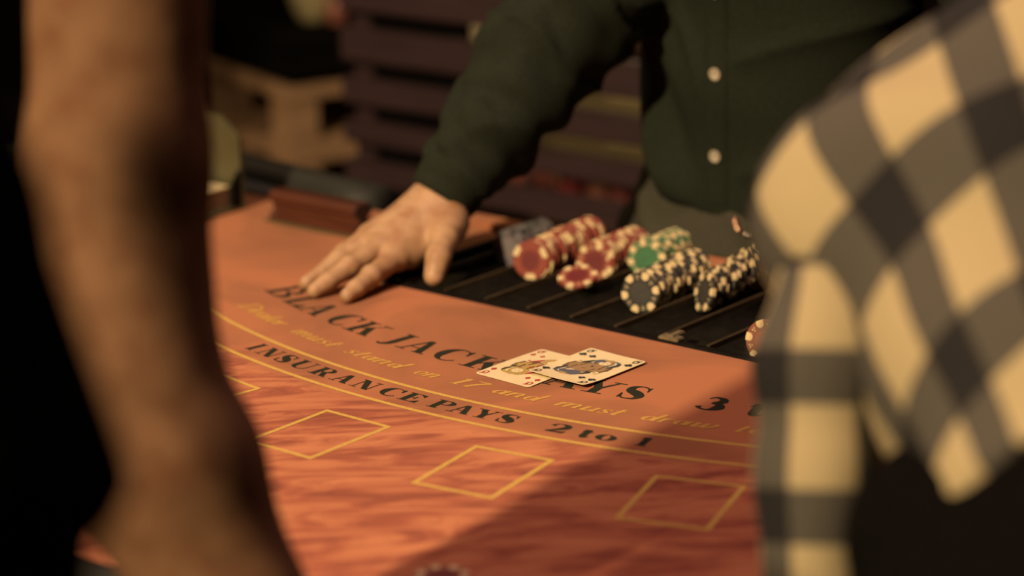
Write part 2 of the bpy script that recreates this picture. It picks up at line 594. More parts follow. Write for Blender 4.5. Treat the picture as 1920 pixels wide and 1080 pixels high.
def arcband(cx, cy, rx, ry, a0, a1, wf, n=26):
    """ring segment, wf(angle) = inward thickness"""
    out, inn = [], []
    for i in range(n + 1):
        a = math.radians(a0 + (a1 - a0) * i / n)
        w = wf(a)
        o = (cx + rx * math.cos(a), cy + ry * math.sin(a))
        L = math.hypot(o[0] - cx, o[1] - cy) + 1e-9
        out.append(o)
        inn.append((cx + (rx - w) * math.cos(a), cy + (ry - w) * math.sin(a)))
    return [[out[i], out[i + 1], inn[i + 1], inn[i]] for i in range(n)]


def spline(pts, n=9):
    p = [np.array(q, float) for q in pts]
    p = [2 * p[0] - p[1]] + p + [2 * p[-1] - p[-2]]
    o = []
    for i in range(1, len(p) - 2):
        for k in range(n):
            t = k / n
            o.append(0.5 * ((2 * p[i]) + (-p[i - 1] + p[i + 1]) * t + (2 * p[i - 1] - 5 * p[i] + 4 * p[i + 1] - p[i + 2]) * t * t + (-p[i - 1] + 3 * p[i] - 3 * p[i + 1] + p[i + 2]) * t ** 3))
    o.append(p[-2])
    return o


def band(pts, widths=None, T=0.2, t=0.06, n=9):
    """swept stroke: widths given per control point, or a broad pen (thick uprights)"""
    if widths is not None:
        c = spline([(x, y, w) for (x, y), w in zip(pts, widths)], n)
    else:
        c = spline(pts, n)
    L, R = [], []
    for i, q in enumerate(c):
        d = c[min(i + 1, len(c) - 1)][:2] - c[max(i - 1, 0)][:2]
        d = d / (np.linalg.norm(d) + 1e-9)
        w = q[2] if widths is not None else t + (T - t) * abs(d[1]) ** 1.5
        nn = np.array([-d[1], d[0]]) * w / 2
        L.append(tuple(q[:2] + nn)); R.append(tuple(q[:2] - nn))
    return [[L[i], L[i + 1], R[i + 1], R[i]] for i in range(len(c) - 1)]


def cap(ch, w, T, t=0.055):
    """capital / digit in a box w x 1"""
    sx = 0.13 * w
    S = lambda x0, x1, y: rect(x0, x1, y, y + t)
    foot = lambda x0, x1: S(x0, x1, 0)
    top = lambda x0, x1: S(x0, x1, 1 - t)
    stem = lambda x, y0=0, y1=1: rect(x, x + T, y0, y1)
    if ch == 'I':
        return stem(w / 2 - T / 2) + foot(0, w) + top(0, w)
    if ch == 'L':
        return stem(sx) + foot(0, w) + top(0, sx + T + sx) + [[(w * 0.62, t), (w, t), (w, 0.36)]]
    if ch == 'E':
        return (stem(sx) + foot(0, w) + top(0, w * 0.96) + [[(w * 0.66, t), (w, t), (w, 0.34)], [(w * 0.66, 1 - t), (w * 0.96, 0.70), (w * 0.96, 1 - t)]]
                + rect(sx + T, w * 0.66, 0.49, 0.49 + t) + rect(w * 0.62, w * 0.69, 0.36, 0.66))
    if ch in 'PRB':
        cy, ry = (0.735, 0.265) if ch != 'B' else (0.755, 0.245)
        x0 = sx + T
        wd = (w * (0.93 if ch != 'P' else 1.0) - x0)
        wf = lambda a: t + (T * 1.02 - t) * max(0, math.cos(a)) ** 1.2
        o = stem(sx) + rect(0, x0 + wd * 0.35, 1 - t, 1) + arcband(x0 + wd * 0.3, cy, wd * 0.7, ry, -90, 90, wf) + rect(x0, x0 + wd * 0.3, cy - ry, cy - ry + t)
        if ch == 'P':
            return o + foot(0, x0 + sx)
        if ch == 'R':
            return o + foot(0, x0 + sx * 0.8) + [[(w * 0.42, 0.5), (w * 0.42 + T, 0.5), (w * 0.93, 0), (w * 0.93 - T, 0)]] + foot(w * 0.62, w)
        wd2 = w - x0
        return o + foot(0, x0 + wd2 * 0.35) + arcband(x0 + wd2 * 0.3, 0.265, wd2 * 0.7, 0.265, -90, 90, wf)
    if ch == 'K':
        return (stem(sx) + foot(0, sx + T + sx) + top(0, sx + T + sx) + [[(sx + T, 0.36), (sx + T, 0.46), (w * 0.80, 1), (w * 0.86, 1)]]
                + [[(w * 0.40, 0.57), (w * 0.40 + T * 0.9, 0.70), (w * 0.95, 0), (w * 0.95 - T * 1.15, 0)]] + foot(w * 0.60, w) + top(w * 0.64, w))
    if ch == 'A':
        return ([[(w * 0.50 - T * 0.45, 0.98), (w * 0.50 + T * 0.30, 1.0), (w * 0.92, 0), (w * 0.92 - T * 1.1, 0)]]
                + [[(w * 0.50 - T * 0.45, 0.98), (w * 0.50 - T * 0.12, 0.9), (w * 0.20, 0), (w * 0.14, 0)]] + rect(w * 0.26, w * 0.68, 0.30, 0.30 + t)
                + foot(0, w * 0.33) + foot(w * 0.60, w))
    if ch == 'Y':
        return ([[(w * 0.08, 1), (w * 0.08 + T * 1.1, 1), (w * 0.5 + T * 0.5, 0.42), (w * 0.5 - T * 0.5, 0.42)]] + [[(w * 0.80, 1), (w * 0.87, 1), (w * 0.5 + T * 0.5, 0.42), (w * 0.5 + T * 0.1, 0.46)]]
                + rect(w * 0.5 - T / 2, w * 0.5 + T / 2, 0, 0.43) + foot(w * 0.24, w * 0.76) + top(0, w * 0.42) + top(w * 0.66, w))
    if ch == 'N':
        return (rect(w * 0.15, w * 0.15 + t * 1.3, 0, 1) + rect(w * 0.84, w * 0.84 + t * 1.3, 0, 1) + [[(w * 0.06, 1), (w * 0.06 + T * 1.25, 1), (w * 0.84 + t * 1.3, 0), (w * 0.84 + t * 1.3 - T * 1.0, 0)]]
                + foot(0, w * 0.36) + top(0, w * 0.25) + top(w * 0.66, w))
    if ch == 'U':
        wf = lambda a: t * 1.2 + (T - t * 1.2) * max(0, -math.cos(a)) ** 0.8
        x0, x1 = w * 0.11, w * 0.88
        return (rect(x0, x0 + T, 0.32, 1) + rect(x1 - t * 1.2, x1, 0.32, 1) + arcband((x0 + x1) / 2, 0.32, (x1 - x0) / 2, 0.34, 180, 360, wf) + top(0, x0 + T + 0.1 * w) + top(w * 0.70, w))
    if ch == 'C':
        wf = lambda a: t + (T * 1.2 - t) * max(0, -math.cos(a)) ** 1.1
        return arcband(w * 0.53, 0.5, w * 0.53, 0.52, 42, 318, wf, 40) + [[(w * 0.80, 0.93), (w * 0.90, 0.64), (w * 0.96, 0.64), (w * 0.95, 1.0), (w * 0.91, 1.0)]]
    if ch == 'J':
        xc = w * 0.62
        return rect(xc - T / 2, xc + T / 2, 0.22, 1) + top(w * 0.2, w) + band([(xc, 0.24), (xc - T * 0.12, 0.06), (w * 0.28, -0.08), (w * 0.02, -0.04)], [T, T * 0.8, T * 0.45, t])
    if ch == 'S':
        return (band([(w * 0.90, 0.80), (w * 0.74, 0.95), (w * 0.46, 0.985), (w * 0.20, 0.86), (w * 0.24, 0.62), (w * 0.58, 0.46), (w * 0.82, 0.28), (w * 0.74, 0.07), (w * 0.42, 0.01), (w * 0.20, 0.06), (w * 0.08, 0.24)],
                     [t, t * 1.1, t * 1.3, T * 0.72, T * 1.05, T * 1.3, T * 1.05, T * 0.55, t * 1.2, t * 1.1, t])
                + [[(w * 0.82, 0.86), (w * 0.90, 0.64), (w * 0.95, 0.64), (w * 0.93, 1.0)]] + [[(w * 0.05, 0.0), (w * 0.08, 0.36), (w * 0.03, 0.36)], [(w * 0.03, 0.36), (w * 0.09, 0.36), (w * 0.2, 0.07), (w * 0.06, 0.0)]])
    if ch == '1':
        return stem(w / 2 - T / 2) + foot(0, w) + [[(w / 2 - T / 2, 1), (0.02 * w, 0.80), (0.02 * w, 0.75), (w / 2 - T / 2, 0.84)]]
    if ch == '2':
        return (band([(w * 0.10, 0.70), (w * 0.18, 0.88), (w * 0.46, 0.97), (w * 0.78, 0.84), (w * 0.80, 0.62), (w * 0.50, 0.34), (w * 0.10, 0.05)], [T * 0.9, t * 1.6, t * 1.4, T * 0.9, T * 1.1, T * 0.6, t])
                + [[(w * 0.04, 0), (w * 0.92, 0), (w * 0.99, 0.26), (w * 0.94, 0.26), (w * 0.84, 0.17), (w * 0.10, 0.10)]])
    if ch == '3':
        return (band([(w * 0.18, 0.84), (w * 0.40, 0.97), (w * 0.72, 0.88), (w * 0.76, 0.68), (w * 0.42, 0.53)], [t * 1.3, t * 1.6, T * 0.8, T * 1.0, t])
                + band([(w * 0.42, 0.53), (w * 0.76, 0.46), (w * 0.82, 0.22), (w * 0.50, 0.02), (w * 0.16, 0.08), (w * 0.06, 0.22)], [t, T * 0.8, T * 1.25, t * 1.8, t * 1.6, T * 0.8]))
    if ch == 't':
        return band([(w * 0.40, 0.86), (w * 0.40, 0.14), (w * 0.58, 0.02), (w * 0.92, 0.10)], [T, T, T * 0.6, t]) + rect(0, w * 0.86, 0.64 - t, 0.64) + [[(w * 0.40 - T / 2, 0.62), (w * 0.40 - T / 2, 0.86), (0.02 * w, 0.64)]]
    if ch == 'o':
        wf = lambda a: t + (T * 1.15 - t) * abs(math.cos(a)) ** 1.2
        return arcband(w / 2, 0.32, w / 2, 0.34, 0, 360, wf, 40)
    return []


def ital(ch):
    """italic letters: (advance, polygons), ascender height 1, x-height 0.58"""
    T, t = 0.15, 0.062
    b = lambda *p: band(list(p), None, T, t, 6)
    el = lambda cx, cy, rx, ry: arcband(cx, cy, rx, ry, 0, 360, lambda a: t + (T - t) * abs(math.cos(a)), 24)
    G = {
        'D': (0.86, b((0.20, 0.97), (0.20, 0.03)) + b((0.04, 0.96), (0.45, 0.97), (0.78, 0.72), (0.78, 0.32), (0.45, 0.03), (0.04, 0.03))),
        'e': (0.48, b((0.06, 0.26), (0.36, 0.32), (0.42, 0.46), (0.27, 0.57), (0.09, 0.40), (0.08, 0.18), (0.22, 0.01), (0.44, 0.14))),
        'a': (0.58, el(0.26, 0.29, 0.22, 0.29) + b((0.48, 0.57), (0.47, 0.30), (0.47, 0.06), (0.58, 0.04))),
        'd': (0.60, el(0.26, 0.29, 0.22, 0.29) + b((0.49, 1.0), (0.48, 0.50), (0.48, 0.06), (0.60, 0.04))),
        'l': (0.26, b((0.10, 1.0), (0.10, 0.5), (0.10, 0.06), (0.24, 0.04))),
        'r': (0.44, b((0.02, 0.52), (0.10, 0.55), (0.11, 0.3), (0.11, 0.0)) + b((0.11, 0.34), (0.26, 0.54), (0.42, 0.52))),
        'm': (0.92, b((0.02, 0.52), (0.10, 0.55), (0.11, 0.3), (0.11, 0.0)) + b((0.11, 0.34), (0.30, 0.56), (0.42, 0.48), (0.42, 0.0)) + b((0.42, 0.34), (0.60, 0.56), (0.74, 0.48), (0.74, 0.08), (0.88, 0.05))),
        'n': (0.62, b((0.02, 0.52), (0.10, 0.55), (0.11, 0.3), (0.11, 0.0)) + b((0.11, 0.34), (0.32, 0.56), (0.45, 0.48), (0.45, 0.08), (0.59, 0.05))),
        'u': (0.62, b((0.02, 0.54), (0.11, 0.54), (0.11, 0.14), (0.22, 0.02), (0.46, 0.24)) + b((0.47, 0.57), (0.47, 0.30), (0.47, 0.06), (0.60, 0.05))),
        's': (0.44, band([(0.38, 0.46), (0.24, 0.57), (0.10, 0.46), (0.22, 0.31), (0.34, 0.17), (0.22, 0.02), (0.04, 0.10)], [0.06, 0.05, 0.10, 0.12, 0.10, 0.05, 0.08], n=6)),
        't': (0.40, b((0.18, 0.84), (0.17, 0.5), (0.17, 0.08), (0.34, 0.05)) + rect(0.02, 0.38, 0.53, 0.58)),
        'o': (0.54, el(0.27, 0.29, 0.24, 0.30)),
        'w': (0.82, b((0.04, 0.54), (0.14, 0.54), (0.14, 0.12), (0.24, 0.02), (0.44, 0.30)) + b((0.44, 0.57), (0.43, 0.14), (0.54, 0.02), (0.74, 0.34), (0.72, 0.56))),
        '1': (0.42, b((0.22, 0.98), (0.22, 0.5), (0.22, 0.02)) + rect(0.08, 0.38, 0, 0.05) + b((0.22, 0.96), (0.10, 0.84))),
        '7': (0.52, rect(0.06, 0.50, 0.90, 0.99) + b((0.48, 0.94), (0.30, 0.55), (0.20, 0.0))),
        '6': (0.54, el(0.27, 0.28, 0.22, 0.29) + b((0.46, 0.94), (0.20, 0.66), (0.07, 0.28))),
    }
    return G[ch]


class Print:
    """polygons printed on the felt along an arc"""
    def __init__(self):
        self.v, self.f, self.z = [], [], 0

    def poly(self, pts):
        n = len(self.v)
        self.z += 1
        zz = 0.00018 + (self.z % 60) * 0.000004
        self.v += [(x, y, zz) for x, y in pts]
        a = sum(pts[i][0] * pts[(i + 1) % len(pts)][1] - pts[(i + 1) % len(pts)][0] * pts[i][1] for i in range(len(pts)))
        q = list(range(n, n + len(pts)))
        self.f.append(q if a > 0 else q[::-1])


def on_arc(R, ang):
    return (R * math.sin(ang), -R * math.cos(ang))


# ------------------------------------------------------------------ table
table = thing('blackjack_table', (0, -0.9, FLOOR), 'blackjack table with printed orange felt and black padded rail', 'table')


def outline(R, side, back, ny=-0.498, th=0.70, n=60):
    """D shape, counter-clockwise from the back right corner to the back left"""
    p = [(side - 0.07, back), (side - 0.02, back - 0.02), (side, back - 0.08)]
    p += [(side + 0.005, -0.80)]
    a1 = math.asin(min(0.99, (side) / R))
    p += [on_arc(R, a1 - 2 * a1 * i / n) for i in range(n + 1)]
    p += [(-side - 0.005, -0.80), (-side, back - 0.08), (-side + 0.02, back - 0.02), (-side + 0.07, back)]
    return p


fo = outline(1.372, 0.93, -0.498)
TX, TYF, TYB = 0.281, -0.711, -0.487
poly = fo + [(-TX, -0.498), (-TX, TYF + 0.018), (-TX + 0.005, TYF + 0.006), (-TX + 0.018, TYF), (TX - 0.018, TYF), (TX - 0.005, TYF + 0.006), (TX, TYF + 0.018), (TX, -0.498)]
poly = poly[::-1]
felt = MB().prism(poly, 'z', -0.03, 0.0).build('felt', M['felt'], table)
felt.data.update()
# the border arcs
for R, nm in ((0.9393, 'border_line'), (0.9833, 'border_line')):
    v, f = [], []
    n = 150
    for i in range(n + 1):
        a = -0.66 + 1.32 * i / n
        for r in (R - 0.0023, R + 0.0023):
            x, y = on_arc(r, a)
            v.append((x, y, 0.00025))
    f = [[2 * i, 2 * i + 1, 2 * i + 3, 2 * i + 2] for i in range(n)]
    mesh(nm, v, f, M['gold'], felt)
# betting boxes
BW, BH, BR, LW = 0.0733, 0.0954, 1.0725, 0.0042
for k in range(-3, 4):
    a = -0.0046 + 0.1537 * k
    c = np.array(on_arc(BR, a)); tn = np.array([math.cos(a), math.sin(a)]); rd = np.array([math.sin(a), -math.cos(a)])
    v = []
    for w_, h_ in ((BW / 2, BH / 2), (BW / 2 - LW, BH / 2 - LW)):
        for s1, s2 in ((-1, -1), (1, -1), (1, 1), (-1, 1)):
            q = c + tn * s1 * w_ + rd * s2 * h_
            v.append((q[0], q[1], 0.00025))
    mesh('betting_box', v, [[i, i + 4, (i + 1) % 4 + 4, (i + 1) % 4] for i in range(4)], M['gold'], felt)


def cap_line(spec, Rb, H, T, name, mat, lab):
    for ch, a0, a1 in spec:
        p = Print()
        w = (a1 - a0) * Rb / H
        for pg in cap(ch, w, T):
            p.poly([on_arc(Rb - y * H, a0 + x * H / Rb) for x, y in pg])
        mesh('letter', p.v, p.f, mat, felt)


cap_line([('B', -.405, -.363), ('L', -.355, -.320), ('A', -.320, -.277), ('C', -.262, -.227), ('K', -.223, -.179), ('J', -.158, -.135), ('A', -.131, -.088), ('C', -.081, -.045), ('K', -.037, .007),
          ('P', .026, .060), ('A', .066, .109), ('Y', .105, .149), ('S', .154, .180), ('3', .238, .264), ('t', .288, .307), ('o', .310, .337), ('2', .364, .390)],
         0.868, 0.0335, 0.25, 'black_lettering', M['ink'], 'large dark capitals reading BLACK JACK PAYS 3 to 2')
cap_line([('I', -.2305, -.2200), ('N', -.2135, -.1895), ('S', -.1835, -.1670), ('U', -.1610, -.1360), ('R', -.1305, -.1065), ('A', -.1010, -.0780), ('N', -.0738, -.0490), ('C', -.0400, -.0180), ('E', -.0142, .0068),
          ('P', .0198, .0412), ('A', .0415, .0655), ('Y', .0645, .0893), ('S', .0925, .1088), ('2', .1420, .1612), ('t', .1735, .1850), ('o', .1885, .2078), ('1', .2262, .2372)],
         0.9692, 0.0202, 0.30, 'insurance_lettering', M['ink'], 'dark capitals reading INSURANCE PAYS 2 to 1')


def ital_line(words, Rb, H, name, mat, lab):
    for wd, a0, a1 in words:
        adv = [ital(c)[0] for c in wd]
        # ends of the printed word, minus the slant
        sl = 0.36
        tot = sum(adv)
        sc = ((a1 - a0) * Rb / H - sl * 0.6) / tot
        x = 0
        for c, ad in zip(wd, adv):
            p = Print()
            for pg in ital(c)[1]:
                p.poly([on_arc(Rb - y * H, a0 + ((x + px * sc) + y * sl) * H / Rb) for px, y in pg])
            mesh('italic_letter', p.v, p.f, mat, felt)
            x += ad * sc


ital_line([('Dealer', -.367, -.268), ('must', -.248, -.172), ('stand', -.156, -.070), ('on', -.055, -.022), ('17', -.008, .030), ('and', .042, .100), ('must', .114, .187), ('draw', .201, .279), ('to', .291, .325), ('16', .342, .380)],
          0.9113, 0.0190, 'italic_lettering', M['gold_text'], 'gold italic letters reading Dealer must stand on 17 and must draw to 16')

# rear edge strip behind the tray, groove in front of it
MB().box(-0.45, 0.62, -0.484, -0.452, -0.03, 0.004, 0.003).build('rear_edge', M['felt'], table)
MB().box(-0.80, -0.50, -0.525, -0.482, -0.01, 0.005, 0.002).build('rail_trim', M['rail_grey'], table)


def rail_path():
    p = [(-0.470, -0.486), (-0.52, -0.482), (-0.62, -0.470), (-0.72, -0.458), (-0.86, -0.455), (-0.93, -0.475), (-0.970, -0.53), (-0.985, -0.65), (-0.985, -0.80)]
    a1 = 0.735
    arc = [on_arc(1.418, -a1 + 2 * a1 * i / 60) for i in range(61)]
    return p + [(-0.975, -0.94)] + arc + [(-q[0], q[1]) for q in ([(-0.975, -0.94)] + p[::-1])]


rp = rail_path()
sec = [(-0.036, -0.012), (-0.036, 0.006), (-0.030, 0.016), (-0.018, 0.0225), (0, 0.025), (0.018, 0.0225), (0.030, 0.016), (0.036, 0.006), (0.036, -0.012), (0.025, -0.03), (-0.025, -0.03)]


def sweep(path, sec, name, mat, parent, wid=lambda i, n: 1.0):
    v, f = [], []
    k = len(sec)
    for i, q in enumerate(path):
        a, b = np.array(path[max(i - 1, 0)]), np.array(path[min(i + 1, len(path) - 1)])
        d = (b - a) / np.linalg.norm(b - a)
        n = np.array([-d[1], d[0]])
        s = wid(i, len(path))
        for x, z in sec:
            v.append((q[0] + n[0] * x * s, q[1] + n[1] * x * s, z))
    for i in range(len(path) - 1):
        for j in range(k):
            f.append([i * k + j, i * k + (j + 1) % k, (i + 1) * k + (j + 1) % k, (i + 1) * k + j])
    f += [list(range(k))[::-1], [(len(path) - 1) * k + j for j in range(k)]]
    o = mesh(name, v, f, mat, parent, True)
    bm = bmesh.new(); bm.from_mesh(o.data); bmesh.ops.recalc_face_normals(bm, faces=bm.faces); bm.to_mesh(o.data); bm.free()
    return o


rail = sweep(rp, sec, 'padded_rail', M['vinyl'], table, lambda i, n: 0.72 if i < 4 or i > n - 5 else 1.0)
ap = [(x * 0.92, -0.9 + (y + 0.9) * 0.9) for x, y in outline(1.372, 0.93, -0.498)]
MB().prism(ap[::-1], 'z', -0.16, -0.0305).build('apron', M['dark_wood'], table)
for sx in (-0.55, 0.55):
    MB().box(sx - 0.06, sx + 0.06, -1.02, -0.78, FLOOR + 0.06, -0.16, 0.008).box(sx - 0.09, sx + 0.09, -1.2, -0.6, FLOOR, FLOOR + 0.06, 0.01).build('pedestal_leg', M['dark_wood'], table)

# ------------------------------------------------------------------ chip tray, sunk in the felt notch
tray = thing('chip_tray', (0, -0.6, -0.03), 'black chip tray with long lanes sunk into dealer edge', 'tray')
PITCHX, X0 = 0.052, -0.220
lanes = [X0 + PITCHX * k for k in range(10)]
edge = [X0 - PITCHX / 2 + PITCHX * k for k in range(11)]
prof = []
ZR = -0.004
for xc in lanes:
    for k in range(9):
        a = math.pi + math.pi * k / 8
        prof.append((xc + 0.0235 * math.cos(a), ZR + 0.0065 * math.sin(a) * 1.0))
tb = MB()
pr = [(-TX + 0.001, -0.028), (-TX + 0.001, ZR)] + prof + [(TX - 0.001, ZR), (TX - 0.001, -0.028)]
tb.prism(pr, 'y', TYF + 0.014, TYB - 0.002)
tb.build('tray_body', M['black_plastic'], tray, True)
# front and side lips
MB().prism([(TYF + 0.001, -0.028), (TYF + 0.001, -0.0005), (TYF + 0.003, 0.0015), (TYF + 0.010, 0.0015), (TYF + 0.014, -0.003), (TYF + 0.014, -0.028)], 'x', -TX + 0.012, TX - 0.012).build('front_lip', M['black_plastic'], tray)
for s in (-1, 1):
    x0, x1 = sorted((s * (TX - 0.002), s * (TX - 0.014)))
    MB().box(x0, x1, TYF + 0.016, TYB - 0.003, -0.028, 0.002, 0.0015).build('side_lip', M['black_plastic'], tray)
for x in edge:
    MB().prism([(x - 0.0022, ZR - 0.004), (x - 0.0016, 0.0012), (x, 0.002), (x + 0.0016, 0.0012), (x + 0.0022, ZR - 0.004)], 'y', TYF + 0.014, TYB - 0.004).build('lane_divider', M['divider'], tray)
q = W(1252, 634, 0.004)
lt = MB()
lt.box(q[0] - 0.011, q[0] + 0.011, -0.708, -0.696, 0.001, 0.0045, 0.001).box(q[0] - 0.004, q[0] + 0.004, -0.705, -0.685, 0.003, 0.006, 0.001)
lt.build('latch', M['latch'], tray)

# ------------------------------------------------------------------ chips
CR, CT = 0.0195, 0.0033


def chip_body_mesh():
    h = CT / 2
    return MB().lathe([(CR - 0.0007, -h), (CR, -h + 0.0006), (CR, h - 0.0006), (CR - 0.0007, h)], n=36)


def spot_mb(a, half, rin, rounded):
    """edge insert wrapped over the rim, slightly proud"""
    pts = []
    n = 6
    R = CR + 0.00012
    for i in range(n + 1):
        t = a - half + 2 * half * i / n
        pts.append((R * math.cos(t), R * math.sin(t)))
    if rounded:
        rm = (R + rin) / 2
        wd = R * math.sin(half)
        c = np.array([math.cos(a), math.sin(a)]); s = np.array([-math.sin(a), math.cos(a)])
        for i in range(9):
            t = math.pi / 2 - math.pi * i / 8
            q_ = c * (rm - (rm - rin) * math.cos(t)) + s * wd * math.sin(t)
            pts.append(tuple(q_))
    else:
        for i in range(n + 1):
            t = a + half * 0.85 - 2 * half * 0.85 * i / n
            pts.append((rin * math.cos(t), rin * math.sin(t)))
    return MB().prism(pts, 'z', -CT / 2 - 0.00012, CT / 2 + 0.00012)


CHIP_MESH = {}


def chip_meshes(color, style):
    key = (color, style)
    if key in CHIP_MESH:
        return CHIP_MESH[key]
    def me(mb, mat, smooth=False):
        o = mb.build('tmp', mat, None, smooth, True)
        d = o.data
        bpy.data.objects.remove(o)
        return d
    body = me(chip_body_mesh(), M['chip_' + color])
    body.name = color + '_chip_body'
    inl = me(MB().lathe([(0.0102, -CT / 2 - 0.0001), (0.0102, CT / 2 + 0.0001)], n=30), M['chip_' + color + '_in'])
    sm = M['grey_spot'] if color == 'grey' else M['cream_spot']
    if style == 'wide':
        sp = [me(spot_mb(2 * math.pi * k / 3 + 0.3, 0.33, 0.0138, False), sm) for k in range(3)]
    else:
        n = 6 if style == 'dot' else 8
        sp = [me(spot_mb(2 * math.pi * k / n, 0.19 if n == 6 else 0.16, 0.0128, True), sm) for k in range(n)]
    small = None
    if style == 'dot' or style == 'dot8':
        mb = MB()
        n = 6 if style == 'dot' else 8
        for k in range(n):
            for dr, da in ((0.0158, -0.07), (0.0158, 0.07), (0.0136, 0.0)):
                a = 2 * math.pi * (k + 0.5) / n + da
                mb.lathe([(0.0007, CT / 2 - 0.0002), (0.0007, CT / 2 + 0.00012)], (dr * math.cos(a), dr * math.sin(a), 0), 8)
        small = me(mb, sm)
    CHIP_MESH[key] = (body, inl, sp, small)
    return CHIP_MESH[key]


def chip(color, style, loc, normal, spin, label, group, face=False, flip=1):
    body, inl, sp, small = chip_meshes(color, style)
    o = bpy.data.objects.new('poker_chip', body)
    COL.objects.link(o)
    n = Vector(normal).normalized()
    o.matrix_world = Matrix.Translation(Vector(loc)) @ n.to_track_quat('Z', 'Y').to_matrix().to_4x4() @ Matrix.Rotation(spin, 4, 'Z')
    tag(o, label, 'poker chip', group)
    for s in sp:
        c = bpy.data.objects.new('edge_spot', s)
        COL.objects.link(c); c.parent = o
    if face:
        c = bpy.data.objects.new('inlay', inl)
        COL.objects.link(c); c.parent = o
        if small:
            c = bpy.data.objects.new('dice_mark', small)
            COL.objects.link(c); c.parent = o
    return o


ZC = ZR - 0.0065 + CR + 0.0004


def stack(color, style, lane, y0, n, lean, lab_front, lab_rest, group, z0=0.0, dz=0.0, jit=0.002, yaw=0.0, gap=0.0036):
    r = random.Random(hash((color, lane)) % 1000 if False else int(lane * 1000 + 555))
    for i in range(n):
        t = math.radians(lean + r.uniform(-1.0, 1.0))
        yw = yaw * (1 if i == 0 or yaw < 0 else 0.3)
        nm = (math.sin(yw), -math.cos(t) * math.cos(yw), math.sin(t))
        loc = (lane + r.uniform(-jit, jit) * 0.5, y0 + i * gap, ZC + z0 + dz * i / max(n - 1, 1) + abs(r.uniform(0, jit)) * 0.6)
        chip(color, style, loc, nm, r.uniform(0, 6.28) if i else 0.25, lab_front if i == 0 else lab_rest, None if i == 0 else group, i == 0)


stack('grey', 'dot', -0.220, -0.566, 16, 8, 'grey poker chip facing out at the front of the leftmost chip row', 'grey poker chip inside the leftmost row of the chip tray', 'grey chips in the leftmost lane')
stack('red', 'wide', -0.168, -0.592, 27, 6, 'red poker chip with broad cream blocks fronting the longest red row', 'red poker chip inside the longer red row beside grey chips', 'red chips of the longer red row', dz=0.006, jit=0.004, yaw=0.25)
stack('red', 'dot', -0.116, -0.556, 19, 4, 'red poker chip with round cream spots fronting the shorter red row', 'red poker chip inside the shorter red row beside green chips', 'red chips of the shorter red row', dz=0.003, jit=0.003, yaw=0.35)
stack('green', 'dot8', -0.064, -0.540, 15, 5, 'green poker chip with cream spots at the front of the green row', 'green poker chip inside the only green row of the tray', 'green chips in the tray', z0=0.007, dz=0.001, yaw=0.3)
stack('black', 'dot', -0.012, -0.624, 26, 6, 'black poker chip with cream spots facing out beside the green row', 'black poker chip inside the row right next to green chips', 'black chips next to the green row', dz=0.004, jit=0.004, yaw=0.2)
stack('black', 'dot', 0.040, -0.588, 20, 14, 'black poker chip leaning at the front of the rightmost black row', 'black poker chip leaning in the rightmost loose black row', 'black chips of the loose row by plaid shirt', dz=0.010, jit=0.006, yaw=-0.55, gap=0.0052)
chip('red', 'dot', tuple(W(1083, 519, 0.009)), (0.10, -0.30, 0.95), 0.4, 'loose red poker chip lying tilted in front of the two red rows', None, True)
chip('brown', 'dot', tuple(W(1437, 640, 0.010)), (0.15, -0.98, 0.1), 0.9, 'brown poker chip with cream spot alone in tray beside plaid sleeve', None, True)
q = W(828, 1061, CT) + np.array([0.0130, -0.0146, 0]) * 0.95
chip('red', 'dot8', (q[0], q[1], CT / 2 + 0.0004), (0, 0, 1), 0.2, 'red poker chip lying flat on the felt at bottom edge', None, True)

